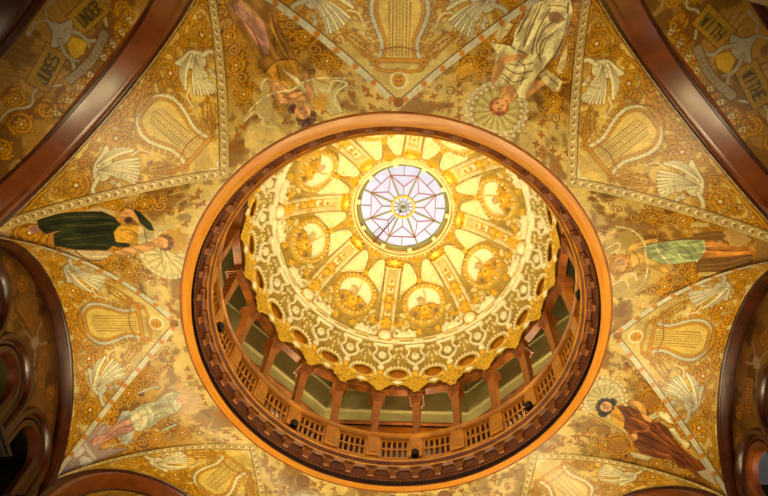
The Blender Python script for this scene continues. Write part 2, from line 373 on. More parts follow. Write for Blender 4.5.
def paint_web(ty, sx, sy, ygr):
    """sx, sy unfolded coordinates along the arch and away from it; ygr depth of the groin at each sx"""
    cv = Canvas(sx, sy, PLA if ty == 'B' else (220, 192, 112))
    cv.noise(PLB, 2.2, .05, op=.7, seed=3); cv.noise((176, 140, 66), 5, .2, op=.5, seed=5)
    pale = (238, 222, 170) if ty == 'B' else (206, 198, 168)
    g = np.random.default_rng(12 if ty == 'A' else 14)
    for q in range(130):
        x = g.uniform(.2, 2.8); y = g.uniform(.08, max(.12, 1.5 - .62 * x)); hd = 1 if q % 2 else -1; r = g.uniform(.04, .085); a = g.uniform(0, 6)
        for m in (1, -1):
            cv.spiral(m * x, y, r, .016, GOD if q % 3 else (186, 138, 60), a0=a if m > 0 else pi - a, turns=1.2, hand=hd * m, inner=.2)
            if q % 2: cv.blob(m * (x + r), y + r * .5, .03, .016, GO, rot=a, edge=BR, ew=.005)
    # corner scrolls and flowers, both sides
    for m in (1, -1):
        rosette(cv, m * .62, .33, .2, hand=m, a0=1.0); rosette(cv, m * 1.45, .36, .21, hand=-m, a0=2.2)
        rosette(cv, m * 2.02, .27, .14, hand=m, a0=.3)
        cv.stroke([(m * a, b) for a, b in curve([(.3, .24), (.5, .1), (.8, .13), (1.1, .2), (1.3, .14), (1.7, .14), (1.9, .12), (2.3, .16), (2.6, .2)])], .03, GO, edge=BR)
        leaf(cv, m * 1.0, .24, .26, .07, 0 if m > 0 else pi, GO); leaf(cv, m * 1.72, .52, .2, .05, pi / 2 - m * .5, GO, 3)
        leaf(cv, m * .34, .30, .26, .07, (0.5 if m > 0 else pi - .5), GO, 4); leaf(cv, m * .30, .22, .24, .08, (-.5 if m > 0 else pi + .5), GO, 4)
        leaf(cv, m * 2.25, .3, .3, .05, (0 if m > 0 else pi), GO, 4)
        cv.spiral(m * .42, .17, .09, .03, GO, a0=0, hand=m, edge=BR); cv.spiral(m * .88, .20, .07, .022, GO, a0=2, hand=-m, edge=BR)
        cv.stroke([(m * a, b) for a, b in curve([(.42, .62), (.5, .5), (.56, .62), (.5, .72)])], .035, GO, edge=BR)
        cv.blob(m * .58, .86, .05, .035, MAU, lobes=3, edge=None); cv.blob(m * .47, .75, .03, .03, (190, 120, 90))
        cv.stroke([(m * a, b) for a, b in curve([(.66, .62), (.52, .66), (.46, .8)])], .018, CR)
        spandrel_dog(cv, m)
        swan(cv, m, pale, 3 if m > 0 else 4)
    leaf(cv, 0, .36, -.34, .22, pi / 2, GO, 6)
    for m in (1, -1): leaf(cv, m * .08, .34, .36, .08, pi / 2 * -1 + m * .95, GO, 4); leaf(cv, m * .05, .34, .33, .07, pi / 2 * -1 + m * .45, GO, 4)
    cv.stroke(curve([(-.30, .44), (-.16, .34), (0, .31), (.16, .34), (.30, .44)]), .07, GO, edge=BR)
    for k in range(9): cv.blob(-.26 + .065 * k, .40 - .07 * cos((k - 4) / 4.5 * 1.5), .022, .03, GOD)
    lyre(cv, pale, 2)
    if ty == 'A':
        cv.cid = 5; cv.blob(0, 1.47, .115, .115, CR, lobes=22, amp=.07); cv.blob(0, 1.47, .08, .08, GO, edge=BR)
        cv.stroke([(-.04, 1.48), (-.015, 1.48)], .014, BRD); cv.stroke([(.04, 1.48), (.015, 1.48)], .014, BRD); cv.stroke([(-.025, 1.43), (.025, 1.43)], .012, BRD)
        cv.stroke(curve([(-.3, 1.33), (-.12, 1.36), (0, 1.34), (.12, 1.36), (.3, 1.33)]), .028, GO, edge=BR); cv.cid = None
    else:
        cv.cid = 5; cv.stroke([(0, 1.70), (0, 1.56)], .024, GOD)
        for m in (1, -1): cv.poly([(0, 1.56), (m * .05, 1.50), (m * .14, 1.47), (m * .13, 1.56), (m * .05, 1.60)], CR, edge=CRD)
        cv.blob(0, 1.70, .05, .05, GOD, edge=BR); cv.cid = None
    # bands along the arch and the groins
    xs = sx[:, 0]; yg = ygr[:, 0]; sl = np.gradient(yg, xs); beta = np.arctan(np.abs(sl))[:, None]
    dg = (ygr - sy) * np.cos(beta); c0 = len(xs) // 2
    S = np.concatenate([[0], np.cumsum(np.hypot(np.diff(xs), np.diff(yg)))]); S -= np.interp(0, xs, S)
    foot = np.abs(sx) + dg * np.sin(beta); along_all = np.interp(foot, xs, S)
    for which, dist in (('arch', sy), ('groin', dg)):
        bw = .10 if which == 'arch' else (.13 if ty == 'B' else .09)
        if which == 'arch' and ty == 'A': bw = .07
        idx = np.nonzero((dist < bw + .03))
        cv.put(idx, dist[idx] - bw, (214, 186, 116) if ty == 'B' else (216, 208, 176), id=1)
        cv.put(idx, np.abs(dist[idx] - bw) - .008, BR)
    sarc = sx
    if ty == 'B':
        # shell and dart ornament in the bands
        g = np.mod(sx, .13) - .065; r = np.hypot(g, (sy - .05)); idx = np.nonzero(sy < .1)
        cv.put(idx, (r - .042)[idx], (176, 136, 62)); cv.put(idx, (r - .026)[idx], CR); cv.put(idx, np.hypot(g - .02, sy - .05)[idx] - .016, GOD)
        along = along_all; g = np.mod(along, .12) - .06; r = np.hypot(g, (dg - .065)); idx = np.nonzero((dg < .13) & (sy > .1))
        cv.put(idx, (r - .05)[idx], (176, 136, 62)); cv.put(idx, (r - .034)[idx], CR); cv.put(idx, np.hypot(g - .02, dg - .06)[idx] - .02, GOD)
    else:
        g = np.mod(sx, .34) - .17; r = np.hypot(g, (sy - .035)); idx = np.nonzero(sy < .1); cv.put(idx, (r - .032)[idx], ORG)
        along = along_all; g = np.mod(along, .32) - .16; r = np.hypot(g, (dg - .04)); idx = np.nonzero((dg < .1) & (sy > .1)); cv.put(idx, (r - .042)[idx], ORG)
        cv.blob(0, 1.76, .06, .06, GOD, edge=BR)
    return cv
# painted figures, in metres on the unrolled pendentives: polygons (p), brush strokes (s), blobs (b)
FIGS = {
    248.7: [('s',(232,214,160),0.03,[(-0.77,2.46),(-0.59,2.44),(-0.53,2.58),(-0.36,2.55),(-0.58,2.63),(-0.43,2.76),(-0.38,2.47),(-0.34,2.2),(-0.24,2.14)],0),('p',(204,176,110),0,[(-0.7,2.47),(-0.54,2.49),(-0.48,2.69),(-0.39,2.81),(-0.33,2.49),(-0.23,2.18),(-0.3,2.18),(-0.49,2.4)],0),('p',(206,184,122),0,[(0.31,2.36),(0.48,2.48),(0.49,2.57),(0.73,2.44),(0.52,2.64),(0.52,2.9),(0.34,2.9),(0.27,2.66),(0.22,2.49)],0),('s',(232,214,160),0.03,[(0.35,2.52),(0.45,2.58),(0.56,2.45),(0.72,2.51),(0.55,2.61),(0.47,2.74),(0.5,2.88)],0),('s',(232,214,160),0.02,[(0.26,2.3),(0.28,2.43),(0.29,2.58)],0),('p',(160,112,44),0,[(-0.17,0.96),(-0.03,0.98),(0.32,1.09),(0.32,1.28),(0.21,1.6),(0.24,2.0),(0.2,2.13),(-0.14,2.15),(-0.2,1.99),(-0.19,1.8),(-0.19,1.53),(-0.19,1.27)],1),('p',(196,140,116),0,[(-0.08,1.01),(0.03,1.01),(0.06,1.2),(0.11,1.4),(0.04,1.71),(-0.04,1.85),(-0.12,1.85),(-0.11,1.58),(-0.11,1.32),(-0.12,1.14)],1),('p',(200,150,96),0,[(0.06,1.07),(0.1,1.31),(0.08,1.39),(0.01,1.22),(0.0,1.04)],1),('s',(110,70,28),0.018,[(-0.08,1.3),(-0.07,1.52),(-0.11,1.84)],1),('s',(110,70,28),0.018,[(0.24,1.35),(0.18,1.64),(0.17,2.0)],1),('s',(110,70,28),0.018,[(0.2,1.56),(0.06,1.79),(0.07,1.98)],1),('s',(214,158,50),0.02,[(0.23,1.31),(0.15,1.58),(0.14,1.95)],1),('p',(198,140,44),0,[(-0.23,2.08),(-0.05,1.97),(0.22,2.04),(0.2,2.21),(0.07,2.4),(-0.04,2.31),(-0.19,2.16)],1),('s',(110,70,28),0.022,[(-0.22,2.06),(-0.05,1.99),(0.1,2.0),(0.23,2.05)],1),('s',(110,70,28),0.014,[(-0.03,2.04),(-0.07,2.22)],1),('s',(110,70,28),0.014,[(0.08,2.06),(0.03,2.26)],1),('p',(222,160,96),0,[(-0.24,2.17),(-0.11,2.26),(-0.04,2.41),(0.07,2.48),(0.2,2.44),(0.22,2.23),(0.29,2.27),(0.28,2.43),(0.24,2.61),(0.09,2.67),(-0.02,2.67),(-0.12,2.57),(-0.24,2.52),(-0.25,2.33)],1),('s',(110,70,28),0.014,[(-0.16,2.3),(-0.12,2.44),(0.04,2.46),(0.18,2.45)],1),('s',(110,70,28),0.012,[(-0.15,2.46),(-0.03,2.54),(0.12,2.53)],1),('p',(190,150,90),0,[(0.06,2.59),(0.17,2.64),(0.18,2.76),(0.1,2.79),(0.06,2.67)],1),('b',(84,44,24),(0.01,2.84),0.135,5,1),('b',(84,44,24),(-0.1,2.66),0.07,4,1),('b',(84,44,24),(0.11,2.82),0.06,4,1),('b',(222,160,96),(0.01,2.74),0.105,0,1),('s',(84,44,24),0.012,[(-0.02,2.7),(0.03,2.69)],1),('s',(84,44,24),0.012,[(0.03,2.77),(0.07,2.76)],1),('s',(170,60,40),0.014,[(-0.02,2.75),(-0.01,2.77)],1),('s',(232,214,160),0.022,[(-0.78,2.43),(-0.56,2.37),(-0.35,2.35),(-0.15,2.38),(-0.01,2.42),(0.09,2.4),(0.23,2.37),(0.44,2.38),(0.73,2.44)],1),('p',(232,214,160),0,[(0.02,2.12),(0.15,2.31),(0.18,2.49),(0.13,2.52),(0.1,2.37),(0.02,2.16)],1),('b',(214,158,50),(0.28,2.71),0.1,5,0),('b',(214,158,50),(0.33,2.64),0.06,4,0)],
    291.3: [('b',(222,206,158),(-0.02,2.64),0.4,0,0),('p',(222,206,158),0,[(-0.38,2.79),(-0.26,2.33),(-0.34,1.97),(-0.49,1.77),(-0.17,1.86),(0.25,2.26),(0.29,2.54)],0),('b',(186,150,70),(-0.01,2.67),0.36,24,0),('b',(206,186,110),(-0.01,2.67),0.3,20,0),('p',(228,208,146),0,[(-0.51,1.78),(-0.24,1.77),(-0.3,1.09),(-0.19,0.96),(0.06,0.83),(0.16,0.94),(0.25,1.27),(0.32,1.56),(0.26,1.84),(0.23,1.97),(0.25,2.35),(0.16,2.38),(0.03,2.25),(-0.15,2.37),(-0.25,2.32),(-0.3,1.97)],1),('p',(220,196,134),0,[(-0.47,1.38),(-0.34,1.46),(-0.4,1.75),(-0.49,1.68)],1),('p',(212,188,124),0,[(0.4,1.78),(0.31,1.31),(0.38,1.45),(0.48,1.66),(0.46,1.8)],1),('s',(110,70,28),0.02,[(-0.28,1.09),(-0.25,1.48),(-0.25,1.76),(-0.01,1.8)],1),('s',(110,70,28),0.016,[(-0.19,1.04),(-0.15,1.39),(-0.1,1.72)],1),('s',(110,70,28),0.016,[(-0.08,1.07),(-0.05,1.48),(0.03,1.76)],1),('s',(110,70,28),0.02,[(0.06,0.88),(0.21,1.21),(0.29,1.58),(0.26,1.83)],1),('s',(110,70,28),0.014,[(0.08,1.16),(-0.0,1.36),(0.04,1.66),(0.19,1.79)],1),('s',(110,70,28),0.014,[(0.12,1.38),(0.06,1.56),(0.15,1.78)],1),('s',(236,224,176),0.022,[(-0.13,1.09),(-0.12,1.4),(-0.07,1.67)],1),('s',(236,224,176),0.022,[(0.15,1.21),(0.17,1.53),(0.22,1.78)],1),('s',(236,224,176),0.02,[(0.03,0.96),(0.12,1.08),(0.16,1.3)],1),('p',(170,126,80),0,[(-0.08,1.14),(0.01,1.06),(0.15,1.1),(0.11,1.21),(0.0,1.24)],1),('s',(110,70,28),0.014,[(-0.35,1.31),(-0.34,1.6),(-0.3,1.77)],1),('s',(110,70,28),0.012,[(-0.32,1.15),(-0.28,1.53),(-0.19,1.77)],1),('s',(110,70,28),0.012,[(-0.22,1.07),(-0.18,1.45),(-0.11,1.7)],1),('s',(110,70,28),0.014,[(-0.12,1.04),(-0.01,0.98),(0.1,0.95)],1),('s',(110,70,28),0.012,[(0.14,1.29),(0.1,1.49),(0.14,1.7)],1),('s',(240,228,180),0.02,[(0.13,1.03),(0.21,1.25),(0.24,1.48)],1),('s',(240,228,180),0.02,[(-0.29,1.35),(-0.26,1.62),(-0.15,1.81)],1),('s',(110,70,28),0.012,[(-0.15,2.01),(-0.03,1.98),(0.11,1.87)],1),('s',(110,70,28),0.012,[(-0.15,2.22),(0.03,2.29),(0.15,2.36)],1),('s',(240,228,180),0.02,[(-0.17,2.05),(-0.04,2.04),(0.11,1.93)],1),('s',(110,70,28),0.014,[(-0.18,2.08),(-0.01,2.1),(0.15,1.97)],1),('s',(110,70,28),0.014,[(-0.17,2.17),(0.01,2.22),(0.14,2.08)],1),('s',(110,70,28),0.014,[(-0.1,1.92),(0.05,1.98),(0.11,2.21)],1),('p',(222,160,96),0,[(-0.32,2.02),(-0.25,1.91),(-0.01,1.79),(0.01,1.85),(-0.19,2.01),(-0.19,2.17),(-0.2,2.35),(-0.26,2.31)],1),('p',(222,160,96),0,[(0.33,1.97),(0.4,2.0),(0.29,2.28),(0.27,2.34),(0.22,2.32),(0.24,2.09)],1),('p',(222,160,96),0,[(-0.14,2.37),(0.03,2.25),(0.1,2.35),(0.15,2.41),(0.08,2.52),(-0.03,2.47)],1),('p',(228,204,140),0,[(0.25,1.96),(0.31,1.85),(0.55,1.84),(0.57,1.98),(0.52,2.04),(0.32,2.01)],1),('s',(110,70,28),0.014,[(0.31,1.91),(0.54,1.93)],1),('b',(150,70,30),(-0.01,2.6),0.135,6,1),('b',(222,160,96),(-0.01,2.58),0.095,0,1),('s',(84,44,24),0.012,[(-0.07,2.57),(-0.03,2.57)],1),('s',(84,44,24),0.012,[(0.01,2.57),(0.04,2.56)],1),('s',(170,60,40),0.014,[(-0.01,2.63),(0.02,2.62)],1),('s',(232,214,160),0.02,[(-0.43,2.72),(-0.33,2.86),(-0.14,2.93),(0.12,2.92),(0.32,2.8),(0.34,2.65)],0),('p',(214,158,50),0,[(0.59,2.39),(0.63,2.1),(0.68,2.13),(0.66,2.34)],0),('b',(214,158,50),(-0.63,2.25),0.1,4,0)],
    201.3: [('b',(214,192,132),(-0.12,2.68),0.42,0,0),('p',(214,188,126),0,[(0.27,2.36),(0.36,2.64),(0.28,2.86),(-0.06,2.95),(-0.35,2.84),(-0.39,2.63),(-0.26,2.5)],0),('b',(226,206,140),(-0.14,2.69),0.33,18,0),('s',(150,112,56),0.015,[(-0.02,2.57),(-0.12,2.9)],0),('s',(150,112,56),0.015,[(-0.02,2.57),(-0.28,2.81)],0),('s',(150,112,56),0.015,[(-0.02,2.57),(-0.37,2.66)],0),('s',(150,112,56),0.015,[(-0.02,2.57),(0.03,2.87)],0),('b',(214,158,50),(0.13,2.74),0.2,9,0),('p',(206,176,120),0,[(0.3,1.35),(0.44,1.56),(0.39,1.83),(0.29,1.84),(0.32,1.6)],0),('p',(206,176,130),0,[(-0.33,1.07),(-0.33,1.39),(-0.33,1.6),(-0.28,1.83),(-0.32,1.93),(-0.49,1.71),(-0.48,1.43),(-0.36,1.1)],0),('s',(110,70,28),0.02,[(-0.35,1.38),(-0.47,1.54),(-0.47,1.75)],0),('s',(232,214,160),0.025,[(-0.35,1.43),(-0.42,1.58),(-0.39,1.83)],0),('p',(176,120,44),0,[(-0.06,0.84),(-0.07,1.1),(-0.35,1.06),(-0.25,0.81)],0),('s',(110,70,28),0.016,[(-0.08,0.92),(-0.28,0.88)],0),('s',(110,70,28),0.016,[(-0.09,1.03),(-0.32,0.98)],0),('b',(150,106,52),(-0.06,0.78),0.2,5,0),('s',(214,186,130),0.03,[(0.14,0.62),(0.11,0.81),(0.14,0.94)],0),('s',(214,186,130),0.02,[(-0.19,0.64),(-0.25,0.85)],0),('p',(196,140,116),0,[(-0.02,0.74),(0.05,0.81),(0.06,0.95),(-0.02,0.99),(-0.08,0.84)],1),('p',(222,160,96),0,[(-0.06,1.1),(0.01,1.17),(-0.01,1.24),(-0.09,1.17)],1),('p',(46,50,28),0,[(0.14,0.85),(0.25,0.99),(0.31,1.29),(0.36,1.65),(0.29,1.84),(0.17,1.96),(0.03,1.9),(-0.12,1.97),(-0.1,2.15),(-0.16,2.14),(-0.21,1.99),(-0.19,1.91),(-0.29,1.83),(-0.32,1.39),(-0.26,1.1),(-0.07,1.1),(-0.01,1.22),(-0.08,0.99),(0.02,0.9)],1),('s',(74,74,40),0.03,[(0.14,0.96),(0.21,1.22),(0.27,1.62)],1),('s',(74,74,40),0.03,[(0.07,1.26),(0.1,1.57),(0.19,1.86)],1),('s',(74,74,40),0.025,[(-0.17,1.21),(-0.11,1.53),(-0.02,1.84)],1),('s',(74,74,40),0.025,[(-0.26,1.27),(-0.22,1.6),(-0.21,1.83)],1),('s',(24,28,16),0.025,[(0.06,1.01),(0.14,1.34),(0.23,1.79)],1),('s',(24,28,16),0.025,[(-0.04,1.4),(0.01,1.67),(0.07,1.86)],1),('p',(46,50,28),0,[(0.48,1.99),(0.46,2.13),(0.31,2.35),(0.19,2.43),(0.18,2.34),(0.27,2.21),(0.37,2.1)],1),('p',(214,158,50),0,[(0.03,1.9),(0.14,1.94),(0.21,2.07),(0.22,2.21),(-0.0,2.28),(-0.12,2.22),(-0.11,2.09),(-0.12,1.95)],1),('s',(110,70,28),0.014,[(0.09,1.98),(0.12,2.11),(0.06,2.22)],1),('p',(222,160,96),0,[(0.32,1.89),(0.45,1.94),(0.47,2.03),(0.36,2.14),(0.25,2.21),(0.3,2.09),(0.3,1.98),(0.25,1.93)],1),('b',(84,44,24),(0.28,2.04),0.06,5,1),('p',(222,196,136),0,[(0.25,2.2),(0.18,2.34),(0.16,2.43),(0.06,2.5),(-0.04,2.49),(-0.13,2.35),(-0.11,2.26)],1),('s',(110,70,28),0.014,[(0.2,2.28),(-0.07,2.39)],1),('p',(222,160,96),0,[(-0.28,1.94),(-0.2,2.09),(-0.11,2.26),(-0.0,2.43),(0.11,2.54),(0.03,2.58),(-0.13,2.46),(-0.24,2.26),(-0.33,2.06),(-0.34,1.97)],1),('b',(110,60,26),(0.05,2.62),0.135,4,1),('b',(222,160,96),(0.03,2.57),0.1,0,1),('s',(84,44,24),0.012,[(0.07,2.56),(0.06,2.57)],1),('s',(84,44,24),0.012,[(0.02,2.58),(-0.0,2.59)],1),('s',(170,60,40),0.014,[(0.03,2.53),(0.0,2.54)],1)],
    338.7: [('p',(130,88,44),0,[(-0.24,1.71),(-0.27,1.29),(-0.23,0.88),(-0.08,0.91),(-0.1,1.33),(-0.14,1.7)],0),('p',(122,82,40),0,[(0.19,1.74),(0.17,1.29),(0.1,0.94),(0.24,0.92),(0.41,1.32),(0.42,1.7)],0),('s',(150,120,62),0.016,[(-0.19,1.64),(-0.21,1.3),(-0.15,0.94)],0),('s',(150,120,62),0.016,[(0.29,1.65),(0.27,1.31),(0.16,0.96)],0),('s',(150,120,62),0.016,[(0.36,1.65),(0.34,1.3),(0.22,0.98)],0),('b',(190,150,84),(-0.16,1.12),0.17,9,0),('p',(206,176,104),0,[(-0.43,1.66),(-0.41,1.42),(-0.34,1.45),(-0.36,1.69)],0),('p',(206,176,104),0,[(0.41,1.67),(0.41,1.42),(0.48,1.39),(0.47,1.66)],0),('p',(168,118,40),0,[(-0.42,1.42),(-0.4,1.23),(-0.29,1.16),(-0.31,1.27),(-0.33,1.44)],0),('p',(172,122,44),0,[(0.41,1.41),(0.39,1.19),(0.27,0.94),(0.36,1.09),(0.47,1.37)],0),('p',(184,150,72),0,[(-0.28,2.93),(-0.31,2.79),(-0.45,2.58),(-0.32,2.44),(-0.14,2.55),(-0.17,2.83),(-0.02,2.96)],0),('p',(190,160,86),0,[(0.35,2.96),(0.33,2.69),(0.33,2.37),(0.55,2.41),(0.68,2.64),(0.6,2.91)],0),('s',(232,214,160),0.02,[(-0.24,2.92),(-0.29,2.73),(-0.19,2.73),(-0.14,2.87)],0),('s',(232,214,160),0.02,[(0.38,2.98),(0.34,2.76),(0.47,2.7)],0),('s',(232,214,160),0.02,[(0.25,2.81),(0.27,2.62),(0.4,2.57)],0),('p',(152,112,50),0,[(-0.19,0.88),(-0.09,0.72),(0.21,0.72),(0.27,0.91)],0),('p',(206,134,56),0,[(-0.1,1.61),(-0.05,1.34),(0.01,1.17),(-0.04,0.93),(0.1,0.92),(0.13,1.11),(0.17,1.35),(0.18,1.62)],1),('s',(110,70,28),0.016,[(0.04,1.61),(0.07,1.23),(0.04,1.0)],1),('s',(226,164,90),0.02,[(-0.02,1.58),(0.01,1.25)],1),('p',(168,178,120),0,[(-0.13,2.43),(-0.17,2.21),(-0.15,1.85),(-0.12,1.57),(0.04,1.59),(0.22,1.71),(0.24,2.05),(0.16,2.29),(-0.01,2.39)],1),('s',(120,130,80),0.02,[(-0.11,2.19),(0.06,2.04),(0.14,1.86)],1),('s',(120,130,80),0.02,[(-0.12,1.98),(0.05,1.82),(0.19,1.77)],1),('s',(120,130,80),0.02,[(-0.11,1.8),(0.06,1.71)],1),('s',(206,210,160),0.02,[(-0.08,2.23),(0.2,2.11)],1),('s',(206,210,160),0.02,[(-0.11,2.04),(0.15,1.92)],1),('s',(206,210,160),0.018,[(-0.11,1.58),(0.05,1.59),(0.23,1.71)],1),('p',(218,170,76),0,[(-0.12,2.65),(-0.23,2.53),(-0.23,2.37),(-0.23,2.19),(-0.17,2.19),(-0.14,2.4),(-0.03,2.47),(0.1,2.35),(0.24,2.18),(0.35,2.09),(0.35,2.18),(0.2,2.39),(0.27,2.5),(0.17,2.64),(0.03,2.69)],1),('s',(110,70,28),0.014,[(-0.09,2.56),(0.08,2.5),(0.19,2.58)],1),('s',(110,70,28),0.02,[(-0.16,2.46),(-0.16,2.15),(-0.16,1.73)],1),('b',(160,112,50),(0.09,2.8),0.17,6,1),('b',(224,164,96),(0.05,2.77),0.1,0,1),('s',(84,44,24),0.012,[(0.01,2.79),(0.01,2.77)],1),('s',(84,44,24),0.012,[(0.09,2.75),(0.08,2.72)],1),('s',(232,214,160),0.022,[(-0.55,2.66),(-0.47,2.51),(-0.36,2.43),(-0.19,2.38),(-0.01,2.4),(0.18,2.4),(0.39,2.44),(0.52,2.52),(0.57,2.61)],1),('s',(232,214,160),0.022,[(-0.08,2.24),(0.05,2.2),(0.23,2.09)],1)],
    158.7: [('p',(166,138,128),0,[(-0.02,0.08),(0.08,0.3),(0.17,0.56),(0.25,0.89),(0.24,1.18),(0.09,1.32),(-0.09,0.96),(-0.35,1.35),(-0.24,0.88),(-0.15,0.53),(-0.04,0.15)],0),('s',(196,178,158),0.05,[(0.13,0.83),(-0.16,0.83)],0),('b',(206,196,190),(0.1,0.69),0.09,3,0),('b',(206,196,190),(-0.12,0.69),0.09,3,0),('b',(150,130,140),(-0.01,0.38),0.1,4,0),('s',(196,176,140),0.016,[(0.25,1.07),(0.24,1.25),(0.07,1.27)],0),('s',(196,176,140),0.016,[(0.14,1.07),(0.2,1.25)],0),('s',(196,176,140),0.016,[(-0.18,1.07),(-0.21,1.32),(-0.35,1.35)],0),('s',(196,176,140),0.016,[(-0.1,1.08),(-0.2,1.24)],0),('s',(196,150,96),0.016,[(0.57,2.45),(0.4,2.41),(0.23,2.48),(0.06,2.62),(-0.15,2.64)],0),('s',(206,150,110),0.016,[(-0.27,2.34),(-0.43,2.42),(-0.55,2.43)],0),('b',(206,166,110),(-0.12,2.54),0.26,0,0),('s',(190,196,176),0.03,[(0.39,1.92),(0.37,2.14),(0.33,2.25)],0),('s',(190,196,176),0.03,[(-0.4,1.94),(-0.41,2.16)],0),('p',(168,170,150),0,[(0.15,1.42),(0.25,1.56),(0.19,1.67),(0.06,1.64),(-0.15,1.58),(-0.29,1.42),(-0.27,1.32),(-0.12,1.33)],1),('p',(196,140,116),0,[(0.12,0.94),(0.07,1.17),(0.13,1.36),(0.1,1.58),(-0.01,1.64),(-0.13,1.59),(-0.12,1.47),(-0.06,1.24),(-0.02,1.07),(0.01,0.93)],1),('s',(110,70,28),0.012,[(0.0,1.16),(0.02,1.41),(-0.06,1.59)],1),('p',(200,190,150),0,[(0.15,1.65),(0.19,1.85),(0.13,2.08),(0.16,2.31),(0.14,2.46),(0.06,2.52),(-0.16,2.43),(-0.23,2.28),(-0.21,2.07),(-0.24,1.83),(-0.21,1.63),(-0.13,1.59)],1),('s',(150,150,120),0.018,[(0.16,1.75),(-0.03,1.78),(-0.17,1.65)],1),('s',(150,150,120),0.018,[(0.15,1.89),(-0.05,1.9),(-0.19,1.8)],1),('s',(206,168,120),0.03,[(0.09,1.78),(-0.12,1.76)],1),('s',(206,168,120),0.04,[(0.03,2.08),(-0.04,2.21)],1),('s',(150,150,120),0.018,[(0.12,2.29),(-0.08,2.28),(-0.21,2.29)],1),('s',(226,220,186),0.018,[(0.11,1.94),(-0.07,1.96),(-0.21,1.85)],1),('s',(226,220,186),0.018,[(0.12,2.38),(-0.07,2.37)],1),('b',(206,156,116),(-0.04,2.5),0.09,0,1)],
    21.3: [('b',(220,204,160),(-0.16,2.68),0.34,20,0),('b',(206,190,136),(-0.13,2.65),0.27,16,0),('p',(214,176,90),0,[(0.19,2.75),(0.12,2.65),(0.15,2.1),(0.23,1.88),(0.27,2.02),(0.26,2.31),(0.25,2.67)],0),('s',(110,70,28),0.016,[(0.21,2.74),(0.23,2.34),(0.24,1.96)],0),('p',(216,200,150),0,[(0.46,1.81),(0.42,1.7),(0.32,1.47),(0.4,1.49),(0.5,1.67)],0),('p',(222,206,156),0,[(-0.22,1.91),(-0.43,1.78),(-0.47,1.62),(-0.37,1.46),(-0.34,1.57),(-0.35,1.71),(-0.2,1.84)],1),('p',(222,206,156),0,[(-0.24,1.53),(-0.32,1.44),(-0.24,1.29),(-0.25,1.11),(-0.16,1.12),(-0.18,1.34)],1),('s',(222,206,156),0.03,[(-0.26,2.24),(-0.32,2.06)],0),('p',(196,150,66),0,[(-0.13,1.1),(-0.33,1.05),(-0.29,0.91),(-0.15,0.86),(-0.11,0.97)],0),('s',(110,70,28),0.016,[(-0.23,1.09),(-0.21,0.89)],0),('p',(190,140,60),0,[(0.22,1.12),(0.14,0.94),(0.28,0.98),(0.31,1.11)],0),('p',(190,170,140),0,[(-0.18,0.88),(-0.1,0.62),(0.01,0.45),(0.06,0.69),(0.05,0.83)],0),('p',(214,152,48),0,[(-0.07,2.49),(-0.22,2.35),(-0.03,2.17),(0.15,2.1),(0.15,2.3),(0.09,2.43)],1),('p',(122,62,22),0,[(-0.13,2.42),(-0.22,2.23),(-0.24,1.99),(-0.13,1.85),(-0.25,1.7),(-0.25,1.54),(-0.14,1.36),(-0.09,1.04),(-0.12,0.85),(-0.08,0.74),(0.08,0.85),(0.17,1.08),(0.15,1.22),(0.28,1.42),(0.37,1.65),(0.31,1.82),(0.21,1.96),(0.16,2.12),(-0.01,2.2)],1),('s',(84,38,16),0.03,[(-0.12,2.25),(-0.06,1.98),(-0.07,1.7),(-0.01,1.37),(0.03,0.97)],1),('s',(84,38,16),0.025,[(0.22,1.84),(0.19,1.62),(0.11,1.34),(0.08,1.02)],1),('s',(84,38,16),0.025,[(0.11,1.88),(0.05,1.62),(0.02,1.4)],1),('s',(84,38,16),0.02,[(-0.15,1.78),(-0.16,1.58),(-0.07,1.4)],1),('s',(168,96,34),0.02,[(-0.17,2.24),(-0.05,1.93),(-0.02,1.58),(-0.01,1.25)],1),('s',(168,96,34),0.02,[(0.3,1.75),(0.23,1.5),(0.12,1.29)],1),('s',(168,96,34),0.02,[(-0.16,1.7),(-0.11,1.47),(-0.03,1.17)],1),('s',(190,110,40),0.03,[(-0.07,2.11),(-0.09,1.87),(-0.03,1.79),(0.13,1.95)],1),('p',(214,158,80),0,[(-0.31,2.28),(-0.39,2.14),(-0.36,2.0),(-0.23,1.92),(-0.22,1.81),(-0.16,1.82),(-0.15,1.92),(-0.22,2.02),(-0.28,2.13),(-0.24,2.23)],1),('p',(214,158,90),0,[(0.2,1.97),(0.13,1.91),(0.2,1.84),(0.28,1.87)],1),('b',(40,26,22),(-0.03,2.58),0.16,4,1),('b',(40,26,22),(0.09,2.54),0.09,3,1),('b',(40,26,22),(-0.15,2.51),0.08,3,1),('b',(220,160,110),(-0.03,2.56),0.095,0,1),('s',(84,44,24),0.012,[(-0.04,2.61),(-0.07,2.59)],1),('s',(84,44,24),0.012,[(0.02,2.58),(-0.0,2.56)],1),('s',(170,60,40),0.014,[(-0.03,2.53),(-0.0,2.51)],1),('b',(214,158,50),(0.47,1.99),0.2,6,0),('b',(170,112,40),(0.47,1.99),0.12,5,0),('b',(214,158,50),(-0.51,1.93),0.18,6,0),('b',(170,112,40),(-0.51,1.93),0.1,5,0)]}
